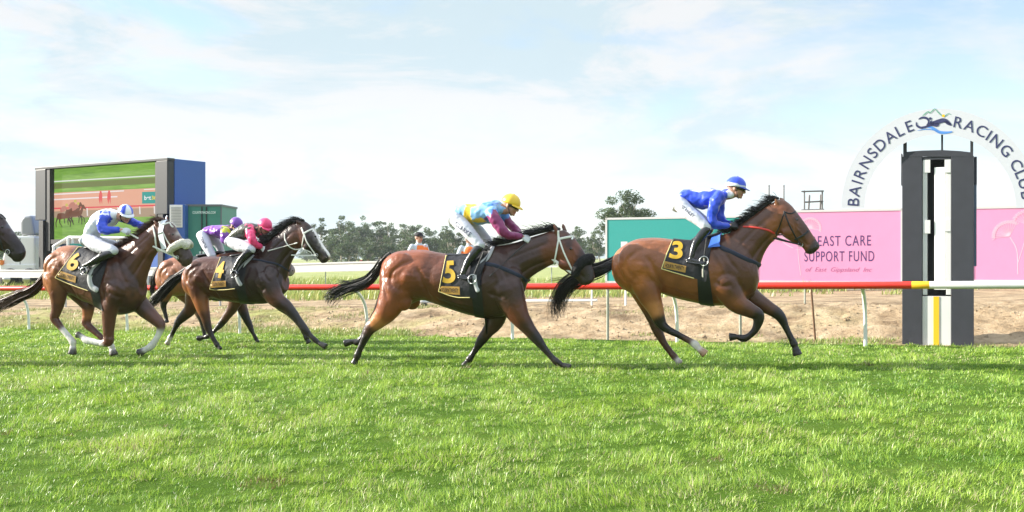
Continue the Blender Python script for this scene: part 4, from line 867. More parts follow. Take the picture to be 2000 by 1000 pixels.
# ---- the horse cut by the left edge: a darker copy of the chestnut's shape
def copy_tree(o, parent=None, skip=()):
    c = o.copy(); COL.objects.link(c); c.parent = parent
    for ch in list(o.children):
        if ch.name.split('.')[0] not in skip: copy_tree(ch, c, skip)
    return c
hL = copy_tree(h6.obj, None, ('rein', 'number', 'sponsor_patch', 'sponsor_lettering', 'noseband', 'cheek_pad', 'mane', 'tail', 'bit'))
def recol(o, mul):
    me = o.data.copy(); o.data = me; ca = me.color_attributes['Col']; n_ = len(me.vertices); b_ = np.empty(n_ * 4); ca.data.foreach_get('color', b_); b_ = b_.reshape(-1, 4)
    b_[:, :3] = np.minimum(b_[:, :3], .2) * mul; b_[:, 3] = 1; ca.data.foreach_set('color', b_.ravel())
recol(hL, np.array((.34, .30, .42)))
for ch in hL.children:
    if ch.name.startswith('bridle'): me = ch.data.copy(); ch.data = me; me.materials[0] = M['black']
for q, nm in ((MB(), 'mane'), (MB(), 'tail')): pass
m_ = mane_mb(fr6, [(690,312),(750,280),(810,244),(860,206),(905,172),(945,148),(975,142)], .12, -fr6.t * .7 + np.array([0, 0, .1]), n=420, seed=91, side=.05, curl=1.3); part(h6, 'mane', m_, M['hair'], hL)
m_ = tail_mb(fr6, [(285,450),(240,520),(200,590),(160,650),(110,710)], 0, .07, n=260, seed=92, wd=.006, loose=.8); part(h6, 'tail', m_, M['hair'], hL)
mb_ = MB(); pb = surf(h6, 1035, 378, .008)
for pp in (pb, mirror_surf(h6, pb, .008)): tube(mb_, [pp + (fr6.t * math.cos(a) + np.array([0, 0, 1]) * math.sin(a)) * .03 for a in np.linspace(0, 2 * math.pi, 17)], .005, lat=fr6.L, smooth=False, cap=False)
tube(mb_, [pb, mirror_surf(h6, pb, .008)], .005, lat=fr6.t, smooth=False); part(h6, 'bit', mb_, M['metal'], hL)
aL = R(13); muz = fr6.P(1146, 372); rot = Matrix.Rotation(aL, 4, 'Z'); o0 = Vector(h6.obj['_org']); rel = rot @ (Vector(muz) - o0) * 1.05; tgt = ray(53, 492); best = None
for Yt in np.linspace(9, 17, 400):
    loc = Vector((tgt[0] * Yt, Yt, CAMZ + tgt[2] * Yt)) - rel; e_ = abs(loc.z - .03 - float(terr(loc.x, loc.y)))
    if best is None or e_ < best[0]: best = (e_, loc)
hL.rotation_euler = (0, 0, aL); hL.location = best[1]; hL.scale = (1.05,) * 3
tag(hL, 'dark brown horse with only its head in view at the left edge', 'horse', G1)
# ------------------------------------------------------------------ the ground
def stc(s, c): p = TD * s + ND * (c + C0); return p
def gz(x, y): return float(terr(x, y))
def base_mat(name, build):
    m = bpy.data.materials.new(name); m.use_nodes = True; t = m.node_tree; build(t, t.nodes['Principled BSDF'], t.links.new); M[name] = m; return m
def ramp(t, stops, src):
    r = N(t, 'ShaderNodeValToRGB'); e = r.color_ramp.elements; e[0].position, e[0].color = stops[0][0], (*stops[0][1], 1); e[1].position, e[1].color = stops[-1][0], (*stops[-1][1], 1)
    for p, c in stops[1:-1]: q = e.new(p); q.color = (*c, 1)
    t.links.new(src, r.inputs[0]); return r.outputs[0]
def nz(t, scale, detail=6, rough=.6, vec=None, dist=0):
    n = N(t, 'ShaderNodeTexNoise'); n.inputs['Scale'].default_value = scale; n.inputs['Detail'].default_value = detail; n.inputs['Roughness'].default_value = rough; n.inputs['Distortion'].default_value = dist
    if vec is not None: t.links.new(vec, n.inputs['Vector'])
    return n.outputs['Fac']
def m_turf(t, b, l):
    g = N(t, 'ShaderNodeNewGeometry').outputs['Position']; c = ramp(t, [(.3, (.045, .09, .010)), (.5, (.07, .13, .014)), (.7, (.11, .15, .03))], nz(t, .9, 8, .65, g)); l(c, b.inputs['Base Color']); b.inputs['Roughness'].default_value = 1; b.inputs['Specular IOR Level'].default_value = .05
    bp = N(t, 'ShaderNodeBump'); bp.inputs['Strength'].default_value = .8; bp.inputs['Distance'].default_value = .04; l(nz(t, 28, 6, .7, g), bp.inputs['Height']); l(bp.outputs[0], b.inputs['Normal'])
def m_dirt(t, b, l):
    a = N(t, 'ShaderNodeVertexColor', layer_name='Col'); g = N(t, 'ShaderNodeNewGeometry').outputs['Position']
    c1 = ramp(t, [(.27, (.13, .085, .05)), (.43, (.33, .24, .145)), (.6, (.49, .375, .245))], nz(t, 2.2, 10, .68, g, .4)); mm = N(t, 'ShaderNodeMixRGB', blend_type='MULTIPLY'); mm.inputs[0].default_value = 1; l(c1, mm.inputs[1]); l(a.outputs[0], mm.inputs[2])
    l(mm.outputs[0], b.inputs['Base Color']); b.inputs['Roughness'].default_value = .95; b.inputs['Specular IOR Level'].default_value = .2
    bp = N(t, 'ShaderNodeBump'); bp.inputs['Strength'].default_value = 1; bp.inputs['Distance'].default_value = .06; l(nz(t, 14, 9, .7, g), bp.inputs['Height']); l(bp.outputs[0], b.inputs['Normal'])
def m_field(t, b, l):
    g = N(t, 'ShaderNodeNewGeometry').outputs['Position']; c = ramp(t, [(.3, (.13, .18, .035)), (.5, (.24, .27, .07)), (.72, (.38, .34, .14))], nz(t, .35, 8, .7, g)); l(c, b.inputs['Base Color']); b.inputs['Roughness'].default_value = .95
base_mat('turf_soil', m_turf); base_mat('dirt', m_dirt); base_mat('field_grass', m_field)
def sheet(name, ss, cs, m, dz=0, rough=None, colf=None):
    V = []; C = []
    for c in cs:
        for s in ss:
            p = stc(s, c); z = gz(*p) + dz; q = Vector((p[0], p[1], 0))
            if rough: z += rough(q, s, c)
            V.append((p[0], p[1], z)); 
            if colf: C.append(colf(q, s, c))
    n = len(ss); Fc = [(j * n + i, j * n + i + 1, (j + 1) * n + i + 1, (j + 1) * n + i) for j in range(len(cs) - 1) for i in range(n - 1)]
    return link(name, V, Fc, m, origin=(0, 0, 0), cols=C if colf else None)
tag(sheet('turf_track', np.arange(-60, 30, .5), np.concatenate([np.arange(-26, -2, .5), np.arange(-2, .41, .2)]), M['turf_soil']), kind='structure')
def bank_r(q, s, c):
    k = float(sstep(.4, 1.0, c)) * float(1 - sstep(5.0, 6.0, c)); a = noise.noise(q * .9) * .04 + noise.noise(q * 3.4) * .02 + noise.noise(q * 9) * .026 + max(0, noise.noise(q * 6.3 + Vector((9, 3, 1)))) * .05 + noise.noise(q * 19) * .020
    return k * a + (1 - k) * .0 - .012
def bank_c(q, s, c):
    g = .5 + noise.noise(q * .5) + .5 * noise.noise(q * 1.9); left = float(np.clip((-s - 6) / 10, 0, 1)); gg = np.clip(g * 1.3 * (.25 + left) - .25 + .35 * float(1 - sstep(.5, 1.3, c)), 0, .85); gg = gg * float(1 - sstep(3.4, 4.2, c))
    dk = 1 - .35 * float(sstep(.0, .5, noise.noise(q * 1.3 + Vector((5, 5, 0)))))
    st = 1 - .18 * (math.sin(c * 5.1 + noise.noise(q * .3) * 2) > .55) if c > 4 else 1
    base = np.array((1.02, 1.0, .98)) * dk * st; return tuple(base * (1 - gg) + np.array((.62, .85, .42)) * gg)
tag(sheet('dirt_bank', np.concatenate([np.arange(-45, -22, .22), np.arange(-22, 5, .075), np.arange(5, 22, .3)]), np.concatenate([np.arange(.36, 4.2, .075), np.arange(4.2, 15.0, .3)]), M['dirt'], rough=bank_r, colf=bank_c), kind='structure')
tag(sheet('infield', np.concatenate([np.arange(-1500, -100, 100), np.arange(-100, 60, 4), np.arange(60, 1501, 120)]), np.concatenate([np.arange(14.9, 60, 1.5), np.arange(60, 200, 10), np.arange(200, 1900, 100)]), M['field_grass'], dz=0), kind='structure')
# the far end of the straight and the ground behind the camera, so the sheet reaches the horizon
tag(sheet('outfield', np.concatenate([np.arange(-1500, -60, 80), np.arange(-60, 31, 6), np.arange(70, 1501, 120)]), np.array([-600, -300, -120, -60, -40, -26.0]), M['field_grass']), kind='structure')
for nm, ss in (('far_turf', np.concatenate([np.arange(-1500, -100, 100), np.arange(-100, -59, 5)])), ('near_turf', np.concatenate([np.arange(29.5, 60, 5), np.arange(60, 1501, 120)]))):
    tag(sheet(nm, ss, np.arange(-26, .41, 2.64), M['turf_soil']), kind='structure')
for nm, ss in (('far_dirt', np.concatenate([np.arange(-1500, -100, 100), np.arange(-100, -44.9, 5)])), ('near_dirt', np.concatenate([np.arange(21.5, 60, 5), np.arange(60, 1501, 120)]))):
    tag(sheet(nm, ss, np.array([.36, 3, 8, 15]), M['dirt'], colf=lambda q, s, c: (1, 1, 1)), kind='structure')
# ------------------------------------------------------------------ grass blades
def blades(name, X, Y, Hh, Wd, lean, m, seed, colf):
    rng = np.random.default_rng(seed); n = len(X); Z = terr(X, Y) - .006; a = rng.uniform(0, 2 * math.pi, n); la = lean[0] + rng.normal(0, 1.1, n); ll = lean[1] * rng.uniform(.2, 1.4, n)
    dx = np.cos(a) * Wd / 2; dy = np.sin(a) * Wd / 2; ex = np.cos(la) * ll * Hh; ey = np.sin(la) * ll * Hh; h = Hh * np.sqrt(np.maximum(.15, 1 - .6 * ll ** 2))
    V = np.empty((n, 5, 3)); P = np.stack([X, Y, Z], 1); D = np.stack([dx, dy, 0 * dx], 1); E_ = np.stack([ex, ey, 0 * ex], 1)
    V[:, 0] = P - D; V[:, 1] = P + D; mid = P + E_ * .35 + np.stack([0 * h, 0 * h, h * .6], 1); V[:, 2] = mid - D * .75; V[:, 3] = mid + D * .75; V[:, 4] = P + E_ + np.stack([0 * h, 0 * h, h], 1)
    me = bpy.data.meshes.new(name); me.vertices.add(n * 5); me.vertices.foreach_set('co', V.ravel()); me.loops.add(n * 7); me.polygons.add(n * 2)
    i0 = (np.arange(n) * 5)[:, None]; me.loops.foreach_set('vertex_index', (i0 + np.array([[0, 1, 3, 2, 2, 3, 4]])).ravel().astype(np.int32))
    ls = (np.arange(n) * 7)[:, None] + np.array([[0, 4]]); me.polygons.foreach_set('loop_start', ls.ravel().astype(np.int32)); me.update(calc_edges=True)
    C = np.ones((n, 5, 4)); C[:, :, :3] = colf(rng, n)[:, None, :]; C[:, 0:2, :3] *= 1; at_ = me.color_attributes.new('Col', 'FLOAT_COLOR', 'POINT'); at_.data.foreach_set('color', C.ravel())
    me.materials.append(m); o = bpy.data.objects.new(name, me); COL.objects.link(o); return tag(o, kind='stuff')
M['blade'] = mat('grass_blade', (.1, .2, .03), rough=.4, spec=.45, vcol=True, transl=.32)
rng = np.random.default_rng(11)
def fnoise(X, Y, sc_, seed, oct=2):
    out = np.zeros(len(X)); amp = 1; r = np.random.default_rng(seed)
    for o in range(oct):
        G = r.normal(0, 1, (64, 64)); x = X / sc_ * 2 ** o % 64; y = Y / sc_ * 2 ** o % 64; i = x.astype(int); j = y.astype(int); fx = x - i; fy = y - j; fx = fx * fx * (3 - 2 * fx); fy = fy * fy * (3 - 2 * fy)
        out += amp * (G[i % 64, j % 64] * (1 - fx) * (1 - fy) + G[(i + 1) % 64, j % 64] * fx * (1 - fy) + G[i % 64, (j + 1) % 64] * (1 - fx) * fy + G[(i + 1) % 64, (j + 1) % 64] * fx * fy); amp *= .5
    return out
def scatter(n, y0, y1, half, k):
    Y = (y0 ** k + rng.uniform(0, 1, n) * (y1 ** k - y0 ** k)) ** (1 / k); X = rng.uniform(-1, 1, n) * (half * Y + 1.2); return X, Y
X, Y = scatter(1150000, 4.2, 24, .53, 1.05); c_ = ND[0] * X + ND[1] * Y - C0; edge = .42 + .10 * fnoise(X, Y, .35, 5); m_ = c_ < edge; X, Y = X[m_], Y[m_]
n1_ = fnoise(X, Y, .11, 1, 3); n2_ = fnoise(X, Y, .9, 2, 3); n3_ = fnoise(X, Y, .45, 3, 2)
keep = rng.uniform(0, 1, len(X)) < np.clip(.85 + .22 * n1_, .3, 1); X, Y, n1_, n2_, n3_ = X[keep], Y[keep], n1_[keep], n2_[keep], n3_[keep]
Hh = np.clip(.032 + .017 * n1_ + .010 * n3_ + .005 * n2_, .010, .10) * rng.uniform(.45, 1.5, len(X)) * (1 - .25 * np.clip((Y - 10) / 10, 0, 1)); Wd = .0029 + .00048 * (Y - 4)
def turf_col(rg, n):
    f = np.clip(.45 + .12 * n2_ + .10 * n3_ + .10 * n1_ + rg.normal(0, .28, n), 0, 1)[:, None]; c = np.array((.085, .215, .018)) * (1 - f) + np.array((.41, .56, .08)) * f
    brn = (fnoise(X, Y, .28, 44, 2) > 2.15)[:, None] & (rg.uniform(0, 1, n) < .6)[:, None]; c = np.where(brn, np.array((.16, .11, .05)), c); dry = (rg.uniform(0, 1, n) < np.clip(.07 + .07 * n2_, .01, .35))[:, None]; return np.where(dry, np.array((.52, .46, .26)) * rg.uniform(.7, 1.1, n)[:, None], c * rg.uniform(.75, 1.25, n)[:, None])
blades('turf_grass', X, Y, Hh, Wd, (fnoise(X, Y, .6, 8, 2) * 1.3 + .4, .95), M['blade'], 21, turf_col)
# rough grass and weeds on the bank and the infield verge
def tall(n, s0, s1, c0, c1, hh, seed, name, thr, cols, wd):
    r = np.random.default_rng(seed); s = r.uniform(s0, s1, n); c = r.uniform(c0, c1, n); X = TD[0] * s + ND[0] * (c + C0); Y = TD[1] * s + ND[1] * (c + C0)
    q = fnoise(X, Y, 1.1, seed, 3) + np.clip((-s - 8) / 8, -.8, .8); k = q > thr; X, Y, q = X[k], Y[k], q[k]
    def cf(rg, m): f = rg.uniform(0, 1, m)[:, None]; return np.array(cols[0]) * (1 - f) + np.array(cols[1]) * f
    return blades(name, X, Y, hh * r.uniform(.4, 1.3, len(X)) * np.clip(.5 + .4 * (q - thr), .4, 1.3), np.full(len(X), wd), (.3, .6), M['blade'], seed, cf)
tall(60000, -32, 6, .4, 4.6, .10, 31, 'bank_grass', 1.15, ((.13, .19, .04), (.42, .38, .18)), .010)
tall(26000, -34, 8, .35, 1.1, .10, 33, 'verge_grass', .1, ((.12, .22, .03), (.34, .38, .10)), .010)
tall(90000, -60, 0, 9.5, 34, .34, 35, 'infield_grass', -.6, ((.16, .27, .05), (.44, .42, .14)), .028)
rg_ = np.random.default_rng(51); mb = MB()
for i in range(5200):
    s = rg_.uniform(-24, 4.5); c = .5 + 3.8 * rg_.uniform() ** 1.2; p = stc(s, c); z = gz(*p) + bank_r(Vector((p[0], p[1], 0)), s, c); r_ = .008 + .03 * rg_.uniform() ** 3
    if noise.noise(Vector((p[0], p[1], 3)) * .8) < -.15: continue
    A = [np.array((p[0], p[1], z)) + rg_.normal(0, 1, 3) * 0 + unit(q) * r_ * rg_.uniform(.6, 1.3) for q in ((1, 0, 0), (0, 1, 0), (-1, 0, 0), (0, -1, 0), (.3, .2, .8), (0, 0, -.6))]; mb.add(A, [(0, 1, 4), (1, 2, 4), (2, 3, 4), (3, 0, 4), (1, 0, 5), (2, 1, 5), (3, 2, 5), (0, 3, 5)])
k_ = len(mb.v); tag(link('dirt_clods', mb.v, mb.f, M['dirt'], origin=(0, 0, 0), smooth=False, cols=np.ones((k_, 3)) * .85), kind='stuff')
# ------------------------------------------------------------------ running rail beside the turf
M['rail_red'] = mat('rail_red', (.72, .035, .02), rough=.3, noise_amt=.06, noise_scale=3, coat=.2); M['rail_white'] = mat('rail_white', (.66, .66, .65), rough=.35, noise_amt=.04, noise_scale=4); M['rail_yellow'] = mat('rail_yellow', (.85, .48, .02), rough=.35)
M['post_white'] = mat('rail_post_white', (.74, .76, .74), rough=.4, noise_amt=.08, noise_scale=9)
def s_at(px, c):
    u = (px - 1000) / F; k = (c + C0) / (ND[0] * u + ND[1]); return float(TD[0] * u * k + TD[1] * k)
RH = .885
def railseg(s0, s1, r=.052, c=-.3, hgt=RH):
    mb = MB(); n = max(2, int(abs(s1 - s0) / .9)); P = []
    for s in np.linspace(s0, s1, n): p = stc(s, c); P.append((p[0], p[1], .0151 * np.clip(s, -70, 40) + hgt))
    tube(mb, P, r, r * 1.0, lat=(ND[0], ND[1], 0), smooth=False); return mb
p0 = stc(-60, 0); rr = empty('running_rail', (p0[0], p0[1], gz(*p0))); tag(rr, 'red, yellow and white tubular running rail on curved white posts beside the turf', 'running rail')
sY0, sY1 = s_at(1781, -.3), s_at(1815, -.3); ov = .003
lmb('red_rail', railseg(-60, sY0 - ov), M['rail_red'], rr); lmb('yellow_rail', railseg(sY0, sY1, .0525), M['rail_yellow'], rr); lmb('white_rail', railseg(sY1 + ov, 24), M['rail_white'], rr)
sp = s_at(1320, .15) - s_at(1000, .15)
posts = [s_at(x, .12) for x in (55, 247, 467, 716, 1000, 1322, 1690)]
ds = posts[-1] - posts[-2]; extra = [posts[-1] + ds * k for k in (1, 2, 3)] + [posts[0] - ds * k for k in range(1, 9)]
for s in posts + extra:
    mb = MB(); z0 = .0151 * s; P = []
    for f, c, z in ((0, .14, -.05), (.3, .13, .28), (.6, .07, .55), (.85, -.08, .73), (1, -.26, .835)): p = stc(s, c); P.append((p[0], p[1], z0 + z))
    tube(mb, P, .027, .027, lat=(TD[0], TD[1], 0), n=4); lmb('post', mb, M['post_white'], rr)
# thin stakes behind the rail
def stake(px, y0, y1, c, m, label, r=.02, leanx=0):
    s = s_at(px, c); p = stc(s, c); z = gz(*p); Yd = p[1]; h = CAMZ + (HZ - y0) / F * Yd - z; mb = MB(); tube(mb, [(p[0], p[1], z - .05), (p[0] + leanx / 2, p[1], z + h / 2), (p[0] + leanx, p[1], z + h)], r, r, lat=(0, 1, 0)); ellipsoid(mb, (p[0] + leanx, p[1], z + h), (r * 1.2, 0, 0), (0, r * 1.2, 0), (0, 0, r * .5), 10, 6)
    return tag(lmb('stake', mb, m), label, 'stake', 'thin stakes along the dirt bank')
mG = cmat('galvanised_post', (.30, .32, .26), rough=.5, noise_amt=.2); mR = cmat('rusty_post', (.16, .085, .045), rough=.8, noise_amt=.3, noise_scale=30)
stake(1187, 566, 665, .5, mG, 'grey green metal stake just right of the dark swishing tail', .022); stake(1446, 600, 668, .6, mG, 'grey green stake seen between the front legs of the leading horse', .022)
stake(1593, 560, 672, .6, mR, 'thin rusty brown stake leaning left, ahead of the leading horse', .016, -.07); stake(1222, 566, 598, 4.6, M['post_white'], 'short pale stake on the sand behind the leading horse', .02); stake(1572, 560, 586, 5, mG, 'short grey stake on the sand under the pink board', .018)
# ------------------------------------------------------------------ white outer rail of the sand track
def wrail(name, sA, sB, c, top, beam, label, n, rpost=.028, curved=True, m='rail_white'):
    p = stc((sA + sB) / 2, c); e = empty(name, (p[0], p[1], gz(*p))); tag(e, label, 'running rail'); mb = MB(); ax = np.array([[TD[0], TD[1], 0], [ND[0], ND[1], 0], [0, 0, 1]])
    ss = np.linspace(sA, sB, 12)
    A = [np.array([*stc(s, c - .12), gz(*stc(s, c)) + top]) for s in ss]
    for dz, hh, th in ((-beam / 2, beam / 2, .03), (.012, .02, .045)):
        V = []; 
        for a in A:
            for dn, dd in ((-1, -1), (1, -1), (1, 1), (-1, 1)): V.append(a + np.array([ND[0], ND[1], 0]) * th * dn + np.array([0, 0, dz + hh * dd]))
        k = len(A); Fc = [(4 * i + j, 4 * i + (j + 1) % 4, 4 * i + 4 + (j + 1) % 4, 4 * i + 4 + j) for i in range(k - 1) for j in range(4)] + [(3, 2, 1, 0), (4 * k - 4, 4 * k - 3, 4 * k - 2, 4 * k - 1)]; mb.add(V, Fc)
    lmb('beam', mb, M[m], e, smooth=False)
    for s in np.linspace(sA + .3, sB - .3, n):
        mb = MB(); P = []
        for f, dc in ((-.05, .22), (.35, .2), (.6, .1), (.8, .02), (1.0, .0)) if curved else ((-.05, 0), (.5, 0), (.98, 0)): q = stc(s, c + dc); P.append((q[0], q[1], gz(*q) + top * f))
        tube(mb, P, rpost, rpost, lat=(TD[0], TD[1], 0)); lmb('post', mb, cmat('grey_post', (.42, .43, .42), rough=.5), e)
    return e
wrail('sand_rail', -58, s_at(800, 6.1), 6.1, 1.03, .20, 'broad white rail on grey curved posts along the far side of the sand', 9)
wrail('far_rail', -70, s_at(1092, 20), 20, .93, .10, 'thin white rail out on the green infield', 12, .02, False)
mb = MB(); 
for s in (0,): pass
A = [np.array([*stc(s, 4.8), gz(*stc(s, 4.8)) + .10]) for s in np.linspace(s_at(745, 4.8), s_at(1165, 4.8), 8)]; tube(mb, A, .028, .02, lat=(ND[0], ND[1], 0), smooth=False)
q = stc(s_at(1156, 4.8), 4.8); tube(mb, [(q[0], q[1], gz(*q) - .05), (q[0], q[1], gz(*q) + .1), (q[0], q[1], gz(*q) + .30)], .02); tag(lmb('low_rail', mb, M['post_white']), 'low white edging pipe lying along the sand near the dark tail', 'edging')
# ------------------------------------------------------------------ advertising boards
def board(name, x0, x1, yt0, yt1, yb, Y0, Y1, m, label, frame=(.55, .55, .55), cut=None, cat='board'):
    """x0..x1 pixel edges at depths Y0,Y1"""
    def pt(px, py, Yd): d = ray(px, py); return np.array([0, 0, CAMZ]) + d * Yd
    a, b = pt(x0, yb, Y0), pt(x1, yb, Y1); ta, tb = pt(x0, yt0, Y0), pt(x1, yt1, Y1); zb = (a[2] + b[2]) / 2; ax = unit(np.array([b[0] - a[0], b[1] - a[1], 0])); nn = np.array([ax[1], -ax[0], 0]); 
    if nn[1] > 0: nn = -nn
    Wd = np.linalg.norm((b - a)[:2]); e = empty(name, ((a[0] + b[0]) / 2, (a[1] + b[1]) / 2, gz((a[0] + b[0]) / 2, (a[1] + b[1]) / 2))); tag(e, label, cat, 'advertising boards behind the sand')
    def Q(x, z, o=0): return np.array([a[0], a[1], 0]) + ax * x + nn * o + np.array([0, 0, zb + z * 1.0])
    Ht0, Ht1 = ta[2] - zb, tb[2] - zb
    out = [(0, 0), (Wd, 0), (Wd, Ht1), (0, Ht0)]; mb = MB(); V = [Q(x, z, o) for o in (.04, -.04) for x, z in out]; k = 4
    mb.add(V, [tuple(range(k)), tuple(range(2 * k - 1, k - 1, -1))] + [(i, i + k, (i + 1) % k + k, (i + 1) % k) for i in range(k)]); lmb('panel', mb, m, e, smooth=False)
    mb = MB(); fr_ = .03
    for (xa, za), (xb, zb_) in zip(out, out[1:] + out[:1]):
        A, B = Q(xa, za), Q(xb, zb_); d = unit(B - A); L_0 = np.linalg.norm(B - A) / 2; up = np.cross(d, nn); box(mb, (A + B) / 2, (L_0 + .032, .055, fr_), [d, nn, up])
    lmb('frame', mb, cmat(name + '_frame', frame, rough=.5), e, smooth=False)
    for x in np.linspace(.15, Wd - .15, max(2, int(Wd / 1.6))):
        mb = MB(); P = Q(x, 0, -.1); g = gz(P[0], P[1]); box(mb, (P[0], P[1], (P[2] + g) / 2 + .2), (.03, .03, abs(P[2] - g) / 2 + .3)); lmb('leg', mb, mG, e, smooth=False)
    return e, Q, Wd, Ht0
def flat_text(txt, Q, x, z, w_, h_, m, parent, name, o=.0435, bold=0., font_sp=1.0, shear=0, rise=0):
    V, Fc, asp = text_unit(txt, bold=bold, spacing=font_sp, shear=shear); link(name, [Q(x + a * w_, z + b * h_ + rise * a, o) for a, b in V], Fc, m, parent, smooth=False)
def strokes(mb, pts, wd, Q, o=.0425):
    P = catmull(pts, 6); n = len(P); T = np.gradient(P, axis=0); V = []
    for i in range(n): t = unit(T[i]); nn = np.array([-t[1], t[0]]) * wd / 2; V += [Q(*(P[i] + nn), o), Q(*(P[i] - nn), o)]
    mb.add(V, [(2 * i, 2 * i + 1, 2 * i + 3, 2 * i + 2) for i in range(n - 1)])
M['pink'] = mat('pink_board', (.68, .275, .465), rough=.5, noise_amt=.03, noise_scale=2, bump=.15, bump_scale=3); M['teal'] = mat('teal_board', (.022, .29, .265), rough=.5, noise_amt=.03); M['navy'] = mat('navy_print', (.07, .03, .14), rough=.6); M['pale'] = mat('pale_print', (.70, .48, .60), rough=.6); M['lilac'] = mat('lilac_print', (.42, .13, .28), rough=.6)
def dandelion(mb, Q, x, z, r, stem, lean=.0, n=13, up=90, spread=75):
    strokes(mb, [(x, z), (x + lean * .4, z - stem * .5), (x + lean, z - stem)], .016, Q, .0425)
    for i in range(n):
        a = R(up - spread + 2 * spread * i / (n - 1)); strokes(mb, [(x, z), (x + math.cos(a) * r * .55, z + math.sin(a) * r * .55), (x + math.cos(a) * r, z + math.sin(a) * r)], .012, Q, .0428 + .0003 * i)
        for da in (-.12, 0, .12): strokes(mb, [(x + math.cos(a) * r * .9, z + math.sin(a) * r * .9), (x + math.cos(a + da) * r * 1.03, z + math.sin(a + da) * r * 1.03), (x + math.cos(a + da) * r * 1.13, z + math.sin(a + da) * r * 1.13)], .015, Q, .0430 + .0003 * i)
YB = 27.0; e, Q, Wd, Ht = board('pink_board', 1478, 1762, 414.4, 409, 551, 28.55, 27.0, M['pink'], 'pink board with BREAST CARE SUPPORT FUND lettering, left of the winning post')
px2 = lambda px: (px - 1478) / (1762 - 1478) * Wd; pz = lambda py: (551 - py) / (551 - 412) * Ht
flat_text('BREAST CARE', Q, px2(1577), pz(481), px2(1704) - px2(1577), pz(461) - pz(481) , M['navy'], e, 'lettering', bold=.002, font_sp=1.15, rise=.012)
flat_text('SUPPORT FUND', Q, px2(1575), pz(511), px2(1710) - px2(1575), pz(491) - pz(511), M['navy'], e, 'lettering', bold=.002, font_sp=1.15, rise=.012)
flat_text('of  East  Gippsland  Inc', Q, px2(1577), pz(533), px2(1706) - px2(1577), pz(522) - pz(533), M['lilac'], e, 'lettering', shear=.35)
mb = MB(); dandelion(mb, Q, px2(1586), pz(446), .27, 0.35, -.1, up=65); dandelion(mb, Q, px2(1562), pz(488), .05, .7, .08, n=3); dandelion(mb, Q, px2(1530), pz(470), .25, .2, .3, up=100); lmb('flower_print', mb, M['pale'], e, smooth=False)
e, Q, Wd, Ht = board('pink_board', 1898, 2240, 406, 399.7, 550, 26.3, 24.7, M['pink'], 'pink board with white flower drawings, right of the winning post')
px2 = lambda px: (px - 1898) / (2240 - 1898) * Wd; pz = lambda py: (550 - py) / (550 - 405) * Ht
mb = MB(); dandelion(mb, Q, px2(1975), pz(462), .36, .0, .0, up=125, spread=60); m_a = mb; mb = MB(); strokes(m_a, [(px2(1976), pz(463)), (px2(1990), pz(490)), (px2(1992), pz(536))], .022, Q); lmb('flower_print', m_a, M['pale'], e, smooth=False); dandelion(mb, Q, px2(2012), pz(440), .34, .95, -.22, up=80); dandelion(mb, Q, px2(2080), pz(470), .3, .75, -.1, up=75); lmb('flower_print', mb, M['pale'], e, smooth=False)
e, Q, Wd, Ht = board('teal_board', 1185, 1447, 427.5, 423, 552, 31.3, 29.6, M['teal'], 'plain teal board behind the leading horse and its rider')
px2 = lambda px: (px - 1185) / (1447 - 1185) * Wd; pz = lambda py: (552 - py) / (552 - 428) * Ht
flat_text('bet', Q, px2(1215), pz(530), px2(1310) - px2(1215), pz(473) - pz(530), M['rail_white'], e, 'lettering', bold=.05)
flat_text('365', Q, px2(1316), pz(530), px2(1420) - px2(1316), pz(473) - pz(530), M['rail_yellow'], e, 'lettering', bold=.05)
# ------------------------------------------------------------------ viewing frame and posts behind the boards
def at(px, py, Yd): return np.array([0, 0, CAMZ]) + ray(px, py) * Yd
mS = cmat('weathered_steel', (.16, .15, .15), rough=.7, noise_amt=.2)
e = empty('camera_stand', (*at(1587, 520, 33)[:2], gz(*at(1587, 520, 33)[:2]))); tag(e, 'small open metal frame standing above the top edge of the pink board', 'metal frame')
def bar(mb, a, b, r=.025): tube(mb, [np.array(a), (np.array(a) + np.array(b)) / 2, np.array(b)], r, lat=(0, 1, 0), smooth=False)
g0 = e.location.z
for nm, Yd in (('front_frame', 32.6), ('back_frame', 33.5)):
    mb = MB(); 
    for px in (1571, 1606): q = at(px, 373, Yd); bar(mb, (q[0], q[1], g0), q)
    bar(mb, at(1566, 374, Yd), at(1608, 373, Yd)); bar(mb, at(1571, 395, Yd), at(1607, 393, Yd)); bar(mb, at(1566, 411, Yd), at(1608, 410, Yd), .035); lmb(nm, mb, mS, e)
mb = MB(); bar(mb, at(1581, 382, 33), at(1579, 412, 33), .03); bar(mb, at(1603, 381, 33), at(1602, 412, 33), .03); bar(mb, at(1578, 412, 32.6), at(1578, 412, 33.5)); bar(mb, at(1603, 412, 32.6), at(1603, 412, 33.5)); lmb('rail', mb, mS, e)
for px, yt, lb in ((1502, 363, 'thin dark pole above the ears of the leading horse, left of two'), (1531, 363, 'thin dark pole above the nose of the leading horse, right of two')):
    q = at(px, yt, 33); mb = MB(); bar(mb, (q[0], q[1], gz(q[0], q[1])), q, .022); ellipsoid(mb, q, (.03, 0, 0), (0, .03, 0), (0, 0, .03), 8, 6); tag(lmb('pole', mb, mS), lb, 'pole', 'thin poles behind the boards')
